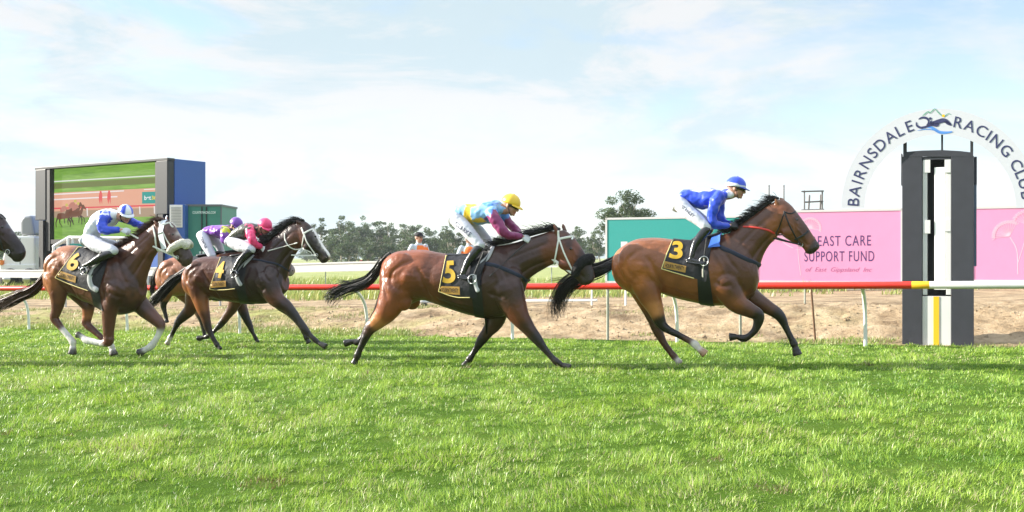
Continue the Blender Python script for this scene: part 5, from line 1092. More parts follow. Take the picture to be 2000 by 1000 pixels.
# ------------------------------------------------------------------ winning post with its arch
YP = 14.75; sc_p = YP / F
PC0 = at(1834, 680, YP); PCN = float(ND @ PC0[:2])
def W(px, py, dy=0): d = ray(px, py); k = (PCN + dy) / float(ND @ d[:2]); return np.array([0, 0, CAMZ]) + d * k      # the post stands square to the track
pc = W(1834, 680); e = empty('winning_post', (pc[0], pc[1], gz(pc[0], pc[1]))); tag(e, 'tall charcoal winning post with white slot under a lettered arch', 'winning post')
mP = mat('charcoal_paint', (.034, .036, .047), rough=.6, noise_amt=.12, noise_scale=6, bump=.1, bump_scale=40); M['arch_white'] = mat('arch_white', (.56, .57, .62), rough=.45, noise_amt=.02); mK = cmat('slot_black', (.02, .02, .025), rough=.6)
zg = gz(pc[0], pc[1]) - .1
def pbox(name, x0, x1, y0, y1, d0, d1, m, bev=.004, par=None, zmin=False):
    dm = min(d0, d1); A = W(x0, y0, dm); B = W(x1, y1, dm); zb = zg if zmin else B[2]; mb = MB(); wx = float(TD @ (B - A)[:2]); c2 = (A + B)[:2] / 2 + ND * (abs(d1 - d0) / 2)
    box(mb, (c2[0], c2[1], (A[2] + zb) / 2), (abs(wx) / 2, abs(d1 - d0) / 2, abs(A[2] - zb) / 2), [[TD[0], TD[1], 0], [ND[0], ND[1], 0], [0, 0, 1]]); return lmb(name, mb, m, par or e, smooth=False, bevel=bev)
pbox('column', 1762, 1801, 306, 680, 0, .42, mP, zmin=True); pbox('column', 1858, 1902, 306, 680, 0, .42, mP, zmin=True)
mb = MB(); V = []
for o in (-.004, .424):
    for x, y in ((1764, 306), (1764, 297), (1800, 294), (1840, 293), (1876, 295), (1901, 298), (1901, 306)): V.append(W(x, y, o))
mb.add(V, [tuple(range(7)), tuple(range(13, 6, -1))] + [(i, i + 7, (i + 1) % 7 + 7, (i + 1) % 7) for i in range(7)]); lmb('cap', mb, mP, e, smooth=False)
pbox('lintel', 1801.2, 1857.8, 306.4, 311, .01, .40, mP); pbox('slot_back', 1801.5, 1857.5, 311.2, 578, .30, .36, mK)
pbox('slot_side', 1802, 1811, 311.5, 576, .02, .28, M['rail_white']); pbox('slot_side', 1848, 1857.5, 311.5, 576, .02, .28, M['rail_white'])
pbox('latch', 1803, 1817, 311.8, 337, .01, .03, M['rail_white'], .002); pbox('latch', 1803, 1817, 430, 456, .01, .03, M['rail_white'], .002); pbox('latch', 1845, 1857, 311.8, 337, .005, .03, M['rail_white'], .002); pbox('latch', 1845, 1857, 428, 452, .005, .03, M['rail_white'], .002)
pbox('sighting_board', 1825, 1847, 327, 566, .03, .07, mat('sight_white', (.88, .88, .88), rough=.5)); pbox('base_panel', 1801.3, 1857.6, 578.3, 680, .02, .30, M['rail_white'], zmin=True); pbox('yellow_stripe', 1823, 1834, 579, 680, .012, .022, M['rail_yellow'], 0, zmin=True)
pbox('side_board', 1902.2, 1908, 306, 360, .15, .40, mat('side_navy', (.03, .035, .06), rough=.6)); pbox('side_board', 1902.2, 1907.5, 360.5, 520, .15, .40, mat('side_blue', (.10, .14, .22), rough=.6))
pbox('side_board', 1760, 1761.8, 300, 362, .15, .30, mP)
for x0, x1, y0, y1 in ((1764, 1771, 276, 297), (1838, 1842, 258, 293), (1895, 1901, 274, 298)): pbox('arch_strut', x0, x1, y0, y1, .0, .04, mK, .002)
cx, cy, RO, RI = 1836.5, 406.0, 193.0, 148.0
arch = empty('arch', W(cx, cy)); arch.parent = e; arch.location = Vector(W(cx, cy)) - e.location; arch['_org'] = [float(x) for x in W(cx, cy)]
mb = MB(); n = 72; V = []
for o in (-.06, -.01):
    for k in range(n + 1):
        a = math.pi * k / n
        for r_, ry in ((RO, RO + 1), (RI, RI - 5)): V.append(W(cx + math.cos(a) * r_, cy - math.sin(a) * ry, o))
k2 = 2 * (n + 1)
for i in range(n): a = 2 * i; mb_f = [(a, a + 1, a + 3, a + 2), (a + k2, a + 2 + k2, a + 3 + k2, a + 1 + k2), (a, a + 2, a + 2 + k2, a + k2), (a + 1, a + 1 + k2, a + 3 + k2, a + 3)]; mb.f += mb_f
mb.f += [(0, k2, k2 + 1, 1), (2 * n, 2 * n + 1, 2 * n + 1 + k2, 2 * n + k2)]; mb.v = [tuple(v) for v in V]; mb.mi = [0] * len(mb.f)
lmb('arch_panel', mb, M['arch_white'], arch, smooth=False)
mN = mat('arch_navy', (.03, .035, .11), rough=.5)
def arc_word(word, degs, size=22, rm=170.5):
    mb = MB()
    for ch, dg_ in zip(word, degs):
        if ch == ' ': continue
        V, Fc = text_geo(ch, bold=.004); wch = V[:, 0].max(); hcap = .70; a = R(dg_); up = np.array([math.cos(a), math.sin(a)]); rt = np.array([math.sin(a), -math.cos(a)]); W_ = []
        for v in V: x = (v[0] - wch / 2) / hcap * size * 1.0; y = (v[1] / hcap - .5) * size; p = rt * x + up * (rm + y); W_.append(W(cx + p[0], cy - p[1] * 1.0, -.064))
        mb.add(W_, Fc)
    return mb
lmb('lettering', arc_word('BAIRNSDALE', [176, 168.8, 162.8, 156.8, 148.5, 141, 133.6, 125.2, 117.8, 110.7]), mN, arch, smooth=False)
lmb('lettering', arc_word('RACING', [78, 70.2, 61.8, 56.2, 49.9, 41]), mN, arch, smooth=False); lmb('lettering', arc_word('CLUB', [29.4, 22.7, 16.3, 8.4]), mN, arch, smooth=False)
QL = lambda x, y, o=.05: W(1640 + x / 4.544, 200 + y / 4.544, -.01 - o)   # logo drawn in its own plane on the arch face
def lg(name, polys, m, o):
    mb = MB()
    for P in polys: mb.add([QL(*p, o) for p in P], [tuple(range(len(P)))])
    lmb(name, mb, m, arch, smooth=False)
def lstroke(name, lines, wd, m, o):
    mb = MB()
    for P, w_ in lines:
        P = catmull(P, 6); T = np.gradient(P, axis=0); V = []; n = len(P)
        for i in range(n): t = unit(T[i]); q = np.array([-t[1], t[0]]) * w_ / 2 * (.35 + .65 * math.sin(math.pi * (i + .5) / n)); V += [QL(*(P[i] + q), o), QL(*(P[i] - q), o)]
        mb.add(V, [(2 * i, 2 * i + 1, 2 * i + 3, 2 * i + 2) for i in range(n - 1)])
    lmb(name, mb, m, arch, smooth=False)
lstroke('emblem_hills', [([(735,122),(760,98),(785,78)], 9), ([(785,78),(800,98)], 8), ([(800,98),(822,74),(845,54)], 9), ([(845,54),(868,82),(905,118),(920,130)], 8), ([(920,130),(945,112),(965,96)], 8), ([(965,96),(985,108)], 6)], 9, mat('emblem_green', (.10, .32, .22), rough=.6), .0545)
mb = MB(); mb.add([QL(920 + 13 * math.cos(a), 118 + 13 * math.sin(a), .0548) for a in np.linspace(0, 2 * math.pi, 14, endpoint=False)], [tuple(range(14))]); lmb('emblem_sun', mb, M['rail_yellow'], arch, smooth=False)
lstroke('emblem_horse', [([(700,150),(730,135),(770,140),(790,165),(780,195)], 20), ([(680,175),(685,205),(720,224),(770,215),(830,205)], 20), ([(770,205),(810,190),(860,200),(880,185)], 34), ([(800,190),(860,175),(930,160),(985,195)], 40), ([(930,165),(960,185),(992,203)], 26), ([(795,135),(815,150)], 22), ([(800,180),(820,160)], 12)], 20, mN, .0542)
lstroke('emblem_water', [([(760,215),(820,225),(880,262),(940,268),(1000,260)], 26), ([(690,250),(760,238),(830,245),(900,275)], 8)], 20, mat('emblem_blue', (.08, .25, .65), rough=.6), .0538)
# ------------------------------------------------------------------ big-screen trailer
YR = 40.0; CR = at(328, 503, YR)[:2]; CR = np.array([CR[0], CR[1]]); YL_ = 44.4; CL_ = at(70, 503, YL_)[:2]; fx = unit(CL_ - CR); fxn = np.array([fx[1], -fx[0]])
if fxn[1] > 0: fxn = -fxn
Wt = np.linalg.norm(CL_ - CR); zt = CAMZ + (503 - 308) / F * YR; gt = gz(*CR)
def T(x, n, z): p = CR + fx * x + fxn * n; return np.array([p[0], p[1], z])      # x from the right end, n towards the viewer
AXT = [np.array([fx[0], fx[1], 0]), np.array([fxn[0], fxn[1], 0]), np.array([0, 0, 1.])]
def tb(name, x0, x1, n0, n1, z0, z1, m, par, bev=.0):
    mb = MB(); box(mb, T((x0 + x1) / 2, (n0 + n1) / 2, (z0 + z1) / 2), (abs(x1 - x0) / 2, abs(n1 - n0) / 2, abs(z1 - z0) / 2), AXT); return lmb(name, mb, m, par, smooth=False, bevel=bev)
e = empty('screen_trailer', T(Wt / 2, -.5, gt)); tag(e, 'large outdoor video screen in a dark frame on a blue trailer, showing a race', 'video screen')
mF = mat('frame_grey', (.020, .023, .028), rough=.45); mFd = cmat('frame_black', (.015, .015, .018), rough=.5); mBl = mat('trailer_blue', (.028, .095, .34), rough=.4, noise_amt=.05)
z_at = lambda py, px: CAMZ + (503 - py) / F * (YR + (YL_ - YR) * (328 - px) / 258.0)
x_at = lambda px: float(((lambda u: (lambda k: np.linalg.norm(k))(0))(0)) if False else np.linalg.solve(np.array([[fx[0], -(px - 1000) / F], [fx[1], -1.0]]), -CR)[0])
zb_r = z_at(418, 328); zs0 = z_at(466, 200)
tb('frame_column', -.0, .0 + x_at(306), -.3, .03, zb_r, zt - .1, mF, e, .02); tb('frame_column', x_at(90), Wt, -.3, .03, z_at(430, 75), zt - .1, mF, e, .02)
tb('frame_top', -.02, Wt + .02, -.32, .04, zt - .098, zt, mF, e, .01); tb('inner_edge', x_at(306) + .002, x_at(303), -.3, .0, z_at(490, 304), zt - .1, mFd, e); tb('inner_edge', x_at(97), x_at(90) - .002, -.3, .0, z_at(490, 95), zt - .1, mFd, e)
tb('frame_sill', x_at(303), x_at(97), -.295, -.02, zs0 - .2, zs0 - .01, mFd, e); tb('housing', .0, Wt, -1.9, -.33, zs0 - .3, zt - .01, mBl, e, .02); tb('support_leg', x_at(88), x_at(80), -.3, .1, gt, z_at(431, 80), mFd, e); tb('support_leg', x_at(322), x_at(312), -.3, .1, gt, zb_r - .01, mFd, e)
tb('base_cabinet', -.1, 1.2, -1.7, -.0, gt + .5, zs0 - .31, mBl, e, .02); tb('chassis', -.1, Wt - .2, -1.6, -.6, gt + .55, gt + .9, mFd, e)
for xw in (1.0, 2.2, Wt - 1.5):
    mb = MB(); tube(mb, [T(xw, -.62, gt + .48), T(xw, -.3, gt + .48)], .48, lat=(0, 0, 1), smooth=False); wh = lmb('wheel', mb, cmat('tyre', (.02, .02, .02), rough=.8), e)
    mb = MB(); tube(mb, [T(xw, -.32, gt + .48), T(xw, -.24, gt + .48)], .22, lat=(0, 0, 1), smooth=False); lmb('rim', mb, M['metal'], wh)
# the picture on the screen: flat areas of light, as a screen shows them
sx0, sx1 = x_at(303.5), x_at(96.5); sz0, sz1 = zs0, zt - .11
def SQ(a, b, o=.0): return T(sx1 + (sx0 - sx1) * a, -.22 + o, sz0 + (sz1 - sz0) * b)
def scol(name, c, s=.34): return cmat('screen_' + name, c, rough=.4, emit=s)
def spoly(name, P, c, o, par): mb = MB(); mb.add([SQ(a, b, o) for a, b in P], [tuple(range(len(P)))]); return lmb(name, mb, scol(name, c), par, smooth=False)
ES = .62
def band(name, l0, l1, r0, r1, c, o, par): return spoly(name, [(0, l0), (1, r0), (1, r1), (0, l1)], c, o, par)
m_sg = base_mat('screen_turf', lambda t, b, l: (lambda c: (setattr(b.inputs['Base Color'], 'default_value', (.015, .015, .015, 1)), setattr(b.inputs['Specular IOR Level'], 'default_value', .02), l(c, b.inputs['Emission Color']), setattr(b.inputs['Emission Strength'], 'default_value', .44)))(ramp(t, [(.3, (.10, .22, .03)), (.5, (.17, .33, .05)), (.7, (.26, .42, .09))], nz(t, 1.1, 8, .7, (lambda mp_, tc_: (setattr(mp_.inputs['Scale'], 'default_value', (.5, .5, 6)), l(tc_.outputs['Object'], mp_.inputs[0]), mp_.outputs[0])[2])(N(t, 'ShaderNodeMapping'), N(t, 'ShaderNodeTexCoord'))))))
mb = MB(); mb.add([SQ(0, 0), SQ(1, 0), SQ(1, 1), SQ(0, 1)], [(0, 1, 2, 3)]); scn = lmb('screen', mb, m_sg, e, smooth=False)
band('picture_verge', .72, .80, .72, .80, (.16, .20, .05), .004, scn); band('picture_rail', .818, .835, .815, .83, (.75, .78, .72), .006, scn)
band('picture_sand', .33, .665, .30, .66, (.78, .40, .27), .004, scn); band('picture_bank', .31, .40, .28, .40, (.42, .30, .20), .006, scn)
for y0, y1, x0, x1 in ((.635, .652, .0, .68), (.56, .578, .0, .62), (.64, .652, .86, 1.0)): spoly('picture_fence', [(x0, y0), (x1, y0), (x1, y1), (x0, y1)], (.85, .78, .78), .008, scn)
band('picture_red_rail', .435, .452, .42, .437, (.75, .04, .08), .010, scn)
for x in (.33, .62, .82, .95): spoly('picture_post', [(x, .32), (x + .012, .32), (x + .008, .43), (x - .004, .43)], (.8, .75, .72), .009, scn)
spoly('picture_sign', [(.845, .46), (1, .455), (1, .61), (.845, .615)], (.02, .33, .29), .012, scn)
V, Fc, _ = text_unit('bet', bold=.03); link('picture_lettering', [SQ(.865 + .06 * a, .505 + .06 * b, .015) for a, b in V], Fc, scol('white', (.85, .85, .85)), scn, smooth=False)
V, Fc, _ = text_unit('365', bold=.03); link('picture_lettering', [SQ(.93 + .062 * a, .505 + .055 * b, .015) for a, b in V], Fc, scol('yel', (.8, .6, .05)), scn, smooth=False)
for x in (.445, .525):
    spoly('picture_person', [(x, .54), (x + .012, .47), (x + .02, .54), (x + .032, .47), (x + .034, .6), (x + .024, .66), (x + .012, .66), (x + .002, .6)], (.75, .10, .10), .012, scn)
def small_horse(x, y, k, body, silk, cap):
    q = lambda P: [(x + a * k, y + b * k * 1.55) for a, b in P]
    spoly('picture_horse', q([(.0, .05), (.01, .085), (.05, .09), (.10, .08), (.125, .10), (.145, .145), (.155, .15), (.185, .105), (.18, .098), (.155, .11), (.14, .06), (.12, .04), (.06, .035), (.02, .03)]), body, .014, scn)
    for (a0, b0), (a1, b1), (a2, b2) in (((.01, .05), (-.01, .0), (-.005, -.04)), ((.03, .04), (.03, .0), (.055, -.04)), ((.11, .05), (.14, .01), (.135, -.04)), ((.12, .05), (.16, .02), (.165, -.02))):
        spoly('picture_leg', q([(a0 - .008, b0), (a0 + .01, b0), (a1 + .006, b1), (a2 + .005, b2), (a2 - .003, b2), (a1 - .004, b1)]), (.05, .03, .02), .013, scn)
    spoly('picture_rider', q([(.04, .09), (.035, .125), (.06, .15), (.09, .155), (.11, .12), (.09, .115), (.07, .1)]), silk, .016, scn); spoly('picture_cap', q([(.088, .15), (.09, .17), (.105, .176), (.115, .165), (.113, .15)]), cap, .017, scn)
small_horse(.03, .235, 1.0, (.16, .06, .03), (.5, .2, .15), (.6, .5, .1)); small_horse(.115, .285, 1.0, (.08, .04, .03), (.35, .2, .55), (.3, .1, .5)); small_horse(.15, .262, .95, (.06, .03, .03), (.65, .7, .75), (.7, .05, .1))
# white rails and a board below the screen
mb = MB(); e2 = empty('picket_rail', T(3.0, 1.5, gt)); tag(e2, 'white metal hand rail with a green banner standing under the video screen', 'rail')
A = [at(105, 482, 38.5), at(135, 464, 38.5), at(290, 466, 37.5)]
for q0, q1 in zip(A[:-1], A[1:]): bar(mb, q0, q1, .07)
lmb('top_rail', mb, M['rail_white'], e2); mb = MB()
for px in (105, 133, 142, 180, 230, 288): q = at(px, 466 if px > 120 else 482, 38.4); bar(mb, (q[0], q[1], gt), q, .05)
lmb('upright', mb, M['rail_white'], e2); mb = MB(); a, b = at(144, 476, 38.6), at(286, 498, 38.0); box(mb, (a + b) / 2, (abs(b[0] - a[0]) / 2, .02, abs(a[2] - b[2]) / 2)); lmb('banner', mb, M['teal'], e2, smooth=False)
# ------------------------------------------------------------------ white prime mover left of the screen
YT = 46.0; tw = F / YT; q = at(58, 555, YT); gT = gz(q[0], q[1]); e = empty('truck', (q[0], q[1], gT)); tag(e, 'white truck cab with roof deflector parked left of the video screen', 'truck')
mW = mat('truck_white', (.78, .78, .76), rough=.35, noise_amt=.04, coat=.2); mGl = cmat('truck_glass', (.03, .04, .05), rough=.1)
X0 = q[0]; kx = lambda px: (px - 1000) / F * YT; kz = lambda py: CAMZ + (HZ - py) / F * YT
def prism(name, pts, y0, y1, m, par, bev=.03):
    mb = MB(); n = len(pts); V = [(kx(a), y, kz(b)) for y in (y0, y1) for a, b in pts]; mb.add(V, [tuple(range(n)), tuple(range(2 * n - 1, n - 1, -1))] + [(i, i + n, (i + 1) % n + n, (i + 1) % n) for i in range(n)]); return lmb(name, mb, m, par, smooth=False, bevel=bev)
cab = prism('cab', [(40, 462), (92, 462), (92, 538), (32, 538), (30, 505), (36, 480)], YT - 1.2, YT + 1.2, mW, e, .08); prism('roof_deflector', [(68, 424), (84, 422), (90, 460), (62, 460), (62, 432)], YT - 1.1, YT + 1.1, mat('deflector', (.32, .33, .35), rough=.4), e, .1)
prism('window', [(46, 468), (62, 468), (62, 492), (40, 492)], YT - 1.23, YT - 1.19, mGl, cab, 0); prism('door_seam', [(64, 466), (65, 466), (65, 530), (64, 530)], YT - 1.215, YT - 1.19, mFd, cab, 0); prism('bonnet_step', [(28, 516), (94, 516), (94, 530), (28, 530)], YT - 1.28, YT - 1.1, mW, e, .03); prism('indicator', [(29, 508), (34, 508), (34, 517), (29, 517)], YT - 1.33, YT - 1.2, mat('amber', (.8, .22, .03), rough=.3), e, 0)
prism('bumper', [(28, 534), (96, 534), (94, 550), (31, 550)], YT - 1.1, YT + 1.1, mW, e, .04); prism('mirror', [(34, 470), (38, 470), (38, 488), (34, 488)], YT - 1.6, YT - 1.4, mFd, e, .01)
for px in (47, 84):
    c = np.array([kx(px), YT - .95, gT + .48]); mb = MB(); tube(mb, [c, c + np.array([0, -.26, 0])], .48, lat=(0, 0, 1), smooth=False); wh = lmb('wheel', mb, cmat('tyre', (.02, .02, .02)), e); mb = MB(); tube(mb, [c + np.array([0, -.4, 0]), c + np.array([0, -.5, 0])], .25, lat=(0, 0, 1), smooth=False); lmb('rim', mb, M['metal'], wh)
# ------------------------------------------------------------------ generator box and green container right of the screen
def cbox(name, x0, x1, y0, y1, Yf, depth, m, par, bev=.02, zmin=None):
    A = at(x0, y0, Yf); B = at(x1, y1, Yf); z0 = B[2] if zmin is None else zmin; mb = MB(); box(mb, ((A[0] + B[0]) / 2, Yf + depth / 2, (A[2] + z0) / 2), ((B[0] - A[0]) / 2, depth / 2, (A[2] - z0) / 2)); return lmb(name, mb, m, par, smooth=False, bevel=bev)
q = at(398, 520, 39.0); gC = gz(q[0], q[1]); e = empty('container', (q[0], q[1], gC)); tag(e, 'green container with small white lettering right of the video screen', 'container')
mCg = mat('container_green', (.035, .21, .16), rough=.45, noise_amt=.06, noise_scale=3); cbox('body', 362, 432, 401, 500, 39, 2.2, mCg, e, .02, gC); cbox('top_edge', 361, 433, 399, 403, 38.97, 2.26, cmat('edge_dark', (.10, .12, .13), rough=.5), e, 0)
for x in (393, 402): cbox('door_bar', x, x + 1.6, 404, 500, 38.93, .05, mFd, e, 0, gC + .1)
cbox('door_edge', 361, 363, 404, 500, 38.97, .03, cmat('edge_dark', (.1, .12, .13)), e, 0, gC + .1); cbox('door_edge', 430.5, 432.8, 404, 500, 38.97, .03, cmat('edge_dark', (.1, .12, .13)), e, 0, gC + .1)
V, Fc, _ = text_unit('COUNTRYRACING.COM', bold=.02); A = at(376, 417.5, 38.90); B = at(421, 412.5, 38.90); link('lettering', [(A[0] + (B[0] - A[0]) * a, 38.90, A[2] + (B[2] - A[2]) * b) for a, b in V], Fc, cmat('pale_letter', (.6, .75, .7), rough=.6), e, smooth=False)
cbox('label_plate', 389, 399, 491, 495.5, 38.95, .03, cmat('pale_letter', (.6, .75, .7)), e, 0)
q = at(345, 520, 38.6); e = empty('generator', (q[0], q[1], gz(q[0], q[1]))); tag(e, 'blue generator cabinet with a white louvred door beside the green container', 'generator')
g_ = gz(q[0], q[1]); cbox('cabinet', 331, 361, 399.5, 500, 38.6, 2.0, mBl, e, .02, g_); lv = cbox('louvre_panel', 331.3, 356, 400, 444, 38.56, .03, mW, e, 0)
for k in range(13): cbox('louvre', 334, 354, 404.5 + k * 3, 405.6 + k * 3, 38.53, .02, cmat('louvre_grey', (.35, .36, .37), rough=.6), lv, 0)
# ------------------------------------------------------------------ two race-day officials in orange vests behind the rail
OR = (.85, .19, .03)
def steward(px, ptop, Yd, phi, label, cap=True, yaw=0, hgt=1.72):
    s = F / Yd; p = at(px, 503, Yd); g = gz(p[0], p[1]); fr = Frame(0, 0, 1.0, (p[0], p[1], 0), 0.0); Y_ = lambda z: HZ + (CAMZ - g - z) * s if False else HZ - (g + z - CAMZ) * s
    X_ = lambda x: px + x * s; v = lambda z: Y_(z * hgt / 1.72)
    S = dict(fr=fr, head=dict(c=(X_(.0), v(1.60)), yaw=yaw, pitch=4), hair=(.3, .27, .25), goggles=False, gloves=False, cap=cap, curl=.5, fold=.006, shirt='shirt', pants='trousers', pantsm=cmat('dark_trousers', (.04, .045, .06), rough=.8), bootm=M['black'],
      torso=[(X_(0), v(.98), 0, .13 * s, .15, (.5, .56, .6)), (X_(0), v(1.12), 0, .125 * s, .155, OR), (X_(0), v(1.28), 0, .125 * s, .17, OR), (X_(0), v(1.38), 0, .11 * s, .16, OR), (X_(0), v(1.46), 0, .05 * s, .07, (.5, .56, .6))],
      arm=[(X_(0), v(1.40), .17, .062 * s, None, (.5, .56, .62)), (X_(-.03), v(1.22), .24, .055 * s, None, (.5, .56, .62)), (X_(-.02), v(1.08), .26, .048 * s, None, (.5, .56, .62)), (X_(.10), v(.98), .24, .040 * s, None, (.5, .56, .62)), (X_(.18), v(.93), .22, .032 * s, None, (.5, .56, .62))],
      arm2=[(X_(0), v(1.40), -.17, .062 * s, None, (.5, .56, .62)), (X_(-.03), v(1.22), -.24, .055 * s, None, (.5, .56, .62)), (X_(-.02), v(1.08), -.26, .048 * s, None, (.5, .56, .62)), (X_(.10), v(.98), -.24, .040 * s, None, (.5, .56, .62)), (X_(.18), v(.93), -.22, .032 * s, None, (.5, .56, .62))],
      hand=((X_(.20), v(.92)), (X_(.30), v(.88)), .21, .20), hand2=((X_(.20), v(.92)), (X_(.30), v(.88)), -.21, -.20),
      seat=[(X_(0), v(1.0), 0, .12 * s, .15), (X_(0), v(.92), 0, .13 * s, .165), (X_(0), v(.86), 0, .11 * s, .14)],
      leg=[(X_(0), v(.88), .085, .095 * s), (X_(.01), v(.65), .10, .08 * s), (X_(.01), v(.45), .11, .065 * s), (X_(-.01), v(.25), .115, .058 * s), (X_(-.02), v(.12), .12, .055 * s)],
      leg2=[(X_(0), v(.88), -.085, .095 * s), (X_(.01), v(.65), -.10, .08 * s), (X_(.01), v(.45), -.11, .065 * s), (X_(-.01), v(.25), -.115, .058 * s), (X_(-.02), v(.12), -.12, .055 * s)],
      boot=[(X_(-.02), v(.16), .12, .042 * s), (X_(-.02), v(.10), .12, .045 * s), (X_(-.02), v(.06), .12, .045 * s)], bootf=[(X_(-.05), v(.055), .12, .038 * s), (X_(.05), v(.055), .125, .042 * s), (X_(.16), v(.04), .13, .032 * s)],
      boot2=[(X_(-.02), v(.16), -.12, .042 * s), (X_(-.02), v(.10), -.12, .045 * s), (X_(-.02), v(.06), -.12, .045 * s)], boot2f=[(X_(-.05), v(.055), -.12, .038 * s), (X_(.05), v(.055), -.125, .042 * s), (X_(.16), v(.04), -.13, .032 * s)],
      spots=[((X_(.13), v(1.3), .05), (.5, .56, .6), .04), ((X_(.13), v(1.42), .0), (.5, .56, .6), .05), ((X_(.12), v(1.15), .0), (.5, .56, .6), .03)], collar=(.5, .56, .6), shirtm=mat('vest_cloth', (1, 1, 1), rough=.7, vcol=True, bump=.3, bump_scale=20))
    if not cap: S.pop('cap')
    o, hd, _ = person(S, np.array([p[0], p[1], g])); tag(o, label, 'person', 'race officials in orange vests'); o.rotation_euler = (0, 0, -R(phi)); return o
steward(818, 450, 23.0, 62, 'man in black cap and orange vest standing behind the horse wearing number 5', yaw=-20, hgt=1.66)
steward(917, 470, 22.5, -88, 'dark haired official in orange vest glimpsed between the number 5 rider and the cloth', cap=False, yaw=60, hgt=1.57)
# ------------------------------------------------------------------ trees
def m_leafm(c): return mat('eucalypt_leaves', c, rough=.55, spec=.3, vcol=True, transl=.25)
mLeaf = m_leafm((.06, .09, .04)); mTrunk = mat('eucalypt_bark', (.34, .29, .24), rough=.9, noise_amt=.3, noise_scale=3)
def tree(H, Wd, seed, kind='gum', leafs=4200, lsz=.30, clear=.3, density=1.0):
    rg = np.random.default_rng(seed); tr = MB(); tips = []
    def limb(a, d, ln, r, lv):
        P = [a]; dd = d.copy(); n = 5
        for i in range(n): dd = unit(dd + rg.normal(0, .16, 3) + np.array([0, 0, .10])); P.append(P[-1] + dd * ln / n)
        tube(tr, P, np.linspace(r, r * .45, n + 1), smooth=False, cap=False)
        if lv == 0: tips.append((P[-1], ln)); tips.append((P[-3], ln)); return
        for k in range(rg.integers(2, 4)):
            b = P[rg.integers(2, n + 1)]; az = rg.uniform(0, 2 * math.pi); d2 = unit(dd * .55 + np.array([math.cos(az), math.sin(az), rg.uniform(-.1, .7)]) * (1.0 if kind == 'umbrella' else .75)); limb(b, d2, ln * rg.uniform(.5, .75), r * .5, lv - 1)
        tips.append((P[-1], ln * .7))
    zc = H * clear
    tips_ok = lambda: [q for q in tips if q[0][2] < H * .95 and math.hypot(q[0][0], q[0][1]) < Wd * .5]
    limb(np.array([0, 0, -.2]), np.array([rg.normal(0, .06), rg.normal(0, .06), 1.]), H * (.55 if kind != 'umbrella' else .42), H * .022, 2)
    for k in range(5 if kind == 'umbrella' else 4):
        az = 2 * math.pi * (k + rg.uniform(0, .6)) / 5; limb(np.array([0, 0, zc + H * .06 * k]), unit(np.array([math.cos(az), math.sin(az), .95 if kind == 'umbrella' else 1.1])), H * .34, H * .012, 1)
    tips = tips_ok(); tr.v = [(x * min(1, Wd * .5 / max(1e-6, math.hypot(x, y))), y * min(1, Wd * .5 / max(1e-6, math.hypot(x, y))), min(z, H * .93)) for x, y, z in tr.v]
    cl = []; n_c = int((64 if kind != 'umbrella' else 40) * density)
    for i in range(n_c):
        for _ in range(30):
            x, y = rg.uniform(-1, 1, 2); z = rg.uniform(0, 1)
            rad = (math.sin(math.pi * min(1, .12 + z * .86)) ** .6) if kind == 'gum' else (math.sqrt(max(0, 1 - (z) ** 2)) * (.75 if z < .12 else 1)) if kind == 'umbrella' else math.sin(math.pi * (.22 + z * .74))
            if math.hypot(x, y) < rad: break
        c = np.array([x * Wd / 2, y * Wd / 2, zc + z * (H - zc)])
        if kind == 'umbrella': c[2] = H * .48 + z * H * .48
        if rg.uniform() < .25 and tips: t_ = tips[rg.integers(0, len(tips))][0]; c = c * .65 + t_ * .35
        cl.append((c, rg.uniform(.5, 1.0) * Wd * .125))
    nl = leafs; ci = rg.integers(0, len(cl), nl); CC = np.array([c[0] for c in cl])[ci]; RR = np.array([c[1] for c in cl])[ci]; tone = rg.uniform(.65, 1.35, len(cl))[ci]
    D = rg.normal(0, 1, (nl, 3)); D /= np.linalg.norm(D, axis=1)[:, None]; P = CC + D * (RR * rg.uniform(.35, 1.05, nl) ** .6)[:, None] * np.array([1.15, 1.15, .72])
    A = rg.normal(0, 1, (nl, 3)); A /= np.linalg.norm(A, axis=1)[:, None]; B = np.cross(A, rg.normal(0, 1, (nl, 3))); B /= np.linalg.norm(B, axis=1)[:, None]; s = lsz * rg.uniform(.5, 1.2, nl)[:, None]
    V = np.stack([P - A * s, P - B * s * .45, P + A * s, P + B * s * .45], 1).reshape(-1, 3); Fc = [(4 * i, 4 * i + 1, 4 * i + 2, 4 * i + 3) for i in range(nl)]
    f = rg.uniform(0, 1, nl)[:, None]; c = (np.array((.032, .062, .025)) * (1 - f) + np.array((.115, .155, .062)) * f) * tone[:, None]
    crown = rawmesh('crown', V, Fc); a_ = crown.color_attributes.new('Col', 'FLOAT_COLOR', 'POINT'); c4 = np.ones((nl * 4, 4)); c4[:, :3] = np.repeat(c, 4, 0); a_.data.foreach_set('color', c4.ravel()); crown.materials.append(mLeaf)
    tk = rawmesh('trunk', tr.v, tr.f); tk.materials.append(mTrunk); tk.polygons.foreach_set('use_smooth', [True] * len(tk.polygons)); return crown, tk
def plant(px, ybase, ytop, Yd, proto, label, group, rz=0, wf=1.0, name='eucalyptus_tree', H0=9.3):
    p = at(px, HZ, Yd); g = gz(p[0], p[1]); h = CAMZ + (HZ - ytop) / F * Yd - g; k = h / H0; e = empty(name, (p[0], p[1], g)); e.scale = (k * wf, k * wf, k); e.rotation_euler = (0, 0, rz); tag(e, label, 'tree', group)
    for nm, me in (('crown', proto[0]), ('trunk', proto[1])): o = bpy.data.objects.new(nm, me); COL.objects.link(o); o.parent = e
    return e
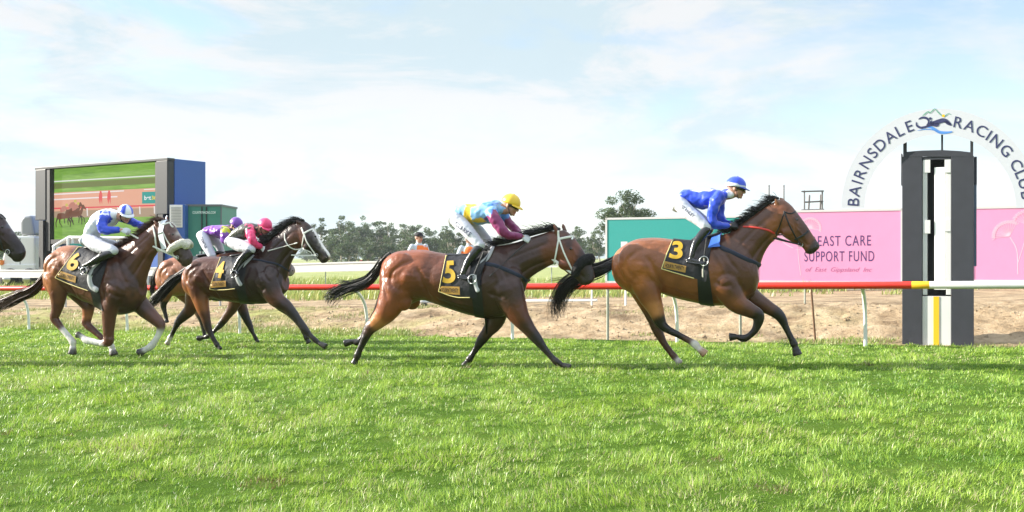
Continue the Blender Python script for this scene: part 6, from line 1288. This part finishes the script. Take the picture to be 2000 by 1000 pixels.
PA = [tree(10, 7.0, s, 'gum', 5200, .22, .22) for s in (1, 2, 3)]; PB = [tree(10, 8.6, s, 'bushy', 7000, .24, .10, 1.5) for s in (5, 6)]; PC = tree(10, 8.8, 9, 'umbrella', 9000, .15, .30); PS = tree(10, 5.0, 12, 'gum', 3600, .2, .2, .7)
GT = 'trees beyond the course'; spec_t = [
 # px, ytop, dist, proto, width factor
 (628, 434, 210, PS, 1.1, 'slender tree at the left end of the far row'), (650, 446, 180, PB[0], .9, 'low bushy tree second from the left end of the far row'), (668, 430, 215, PS, 1.2, 'thin tall tree standing over the low bushy one, far row left'),
 (693, 432, 200, PA[0], 1.0, 'broad tall tree just right of the nose of the horse with the blaze'), (718, 428, 220, PA[1], .8, 'narrow tall tree, tallest point of the far row'), (741, 440, 200, PS, 1.3, 'open feathery tree right of the tallest point of the far row'),
 (757, 436, 220, PA[2], .85, 'tall ragged tree left of the black-capped man'), (680, 458, 170, PB[1], .9, 'low dark bush in front of the tall trees, left part'), (722, 462, 165, PB[0], .8, 'low rounded olive tree in front of the tallest ones'), (760, 462, 165, PB[1], .8, 'low dark tree close left of the black-capped man'),
 (786, 445, 190, PS, 1.4, 'thin tree just behind the black-capped man'), (808, 438, 180, PB[0], 1.0, 'wide round-topped tree behind the black-capped man'), (842, 447, 185, PB[1], .95, 'round tree right of the black-capped man'), (884, 438, 175, PA[0], 1.0, 'leafy tree behind the seat of the number 5 rider'), (866, 456, 190, PB[0], .8, 'low tree between two taller ones left of the number 5 rider'),
 (973, 462, 200, PB[1], .8, 'small tree seen under the maroon sleeves'), (1008, 476, 230, PA[1], .8, 'low distant tree under the forearms of the number 5 rider'),
 (1122, 444, 170, PA[2], .85, 'open-crowned tree above the nose of horse number 5'), (1133, 462, 210, PS, 1.2, 'small tree right of the ears of horse number 5'), (1163, 450, 150, PA[0], .66, 'tree at the left edge of the teal board'),
 (18, 462, 120, PB[0], 1.2, 'dark bushy tree behind the nose at the left edge'), (48, 448, 190, PA[1], 1.1, 'tree partly hidden by the white truck')]
for px, yt, Yd, pr, wf, lb in spec_t: plant(px, 505, yt, Yd, pr, lb, GT, rz=px * .7, wf=wf)
plant(1224, 505, 379, 95, PC, 'big umbrella-shaped gum tree rising above the teal board', GT, rz=.6, wf=.98)
rg = np.random.default_rng(77)
for i, px in enumerate(list(np.arange(600, 1180, 26)) + [440, 470, 505, 545, 1205, 1240, 1290, 1350, 1420, 1480]):
    yt = 480 + rg.uniform(-8, 8); 
    e = plant(px, 505, yt, 330 + rg.uniform(0, 60), (PB + PA)[i % 5], 'low tree in the distant line along the horizon', 'distant horizon trees', rz=i * 1.3, wf=1.9)
# low blue hills far beyond
mb = MB(); V = []; n = 160
for k in range(n + 1):
    a = R(-75 + 150 * k / n); d = 1500; hh = 9 + 7 * noise.noise(Vector((k * .06, 2, 0))) + 3 * noise.noise(Vector((k * .3, 7, 0)))
    for r_, z in ((d, -2), (d + 120, hh * 1.6), (d + 300, -2)): V.append((math.sin(a) * r_, math.cos(a) * r_, z))
mb.add(V, [(3 * i + j, 3 * i + 3 + j, 3 * i + 4 + j, 3 * i + 1 + j) for i in range(n) for j in (0, 1)]); tag(lmb('hills', mb, cmat('hills', (.16, .22, .24), rough=1, noise_amt=.2, noise_scale=.02)), kind='structure')
# parked cars glimpsed far off between the trunks
for px, c, lb in ((668, (.75, .75, .75), 'white car parked far off under the trees, leftmost of three'), (722, (.55, .04, .05), 'small red car parked far off under the trees'), (739, (.7, .72, .75), 'pale car parked far off, right beside the red one')):
    Yd = 230; p = at(px, HZ, Yd); g = gz(p[0], p[1]); e = empty('parked_car', (p[0], p[1], g)); tag(e, lb, 'car', 'cars parked under the far trees'); m = mat('car_paint', c, rough=.3, coat=.5)
    prof = [(-2.1, .35), (-2.1, .8), (-1.3, .95), (-.8, 1.42), (.7, 1.45), (1.4, .98), (2.1, .85), (2.15, .35)]; mb = MB(); n_ = len(prof); mb.add([(p[0] + a, p[1] + y, g + z) for y in (-.85, .85) for a, z in prof], [tuple(range(n_)), tuple(range(2 * n_ - 1, n_ - 1, -1))] + [(i, i + n_, (i + 1) % n_ + n_, (i + 1) % n_) for i in range(n_)]); lmb('body', mb, m, e, smooth=False, bevel=.08)
    mb = MB(); mb.add([(p[0] + a, p[1] - .87, g + z) for a, z in ((-1.15, .98), (-.75, 1.36), (.62, 1.38), (1.2, .98))], [(0, 1, 2, 3)]); lmb('window', mb, mGl, e, smooth=False)
    for wx in (-1.3, 1.35): mb = MB(); tube(mb, [(p[0] + wx, p[1] - .8, g + .33), (p[0] + wx, p[1] - .65, g + .33)], .30, lat=(0, 0, 1), smooth=False); lmb('wheel', mb, cmat('tyre', (.02,) * 3), e)
# ------------------------------------------------------------------ thin afternoon haze
hz = MB(); box(hz, (0, 560, 60), (1150, 1150, 62)); ho = lmb('haze', hz, [], smooth=False) if False else link('haze', hz.v, hz.f, [], smooth=False)
hm = bpy.data.materials.new('haze'); hm.use_nodes = True; t = hm.node_tree; t.nodes.clear(); o_ = N(t, 'ShaderNodeOutputMaterial'); pv = N(t, 'ShaderNodeVolumePrincipled'); pv.inputs['Color'].default_value = (.86, .93, 1, 1); pv.inputs['Density'].default_value = .0003; t.links.new(pv.outputs[0], o_.inputs['Volume'])
ho.data.materials.append(hm); tag(ho, kind='stuff')
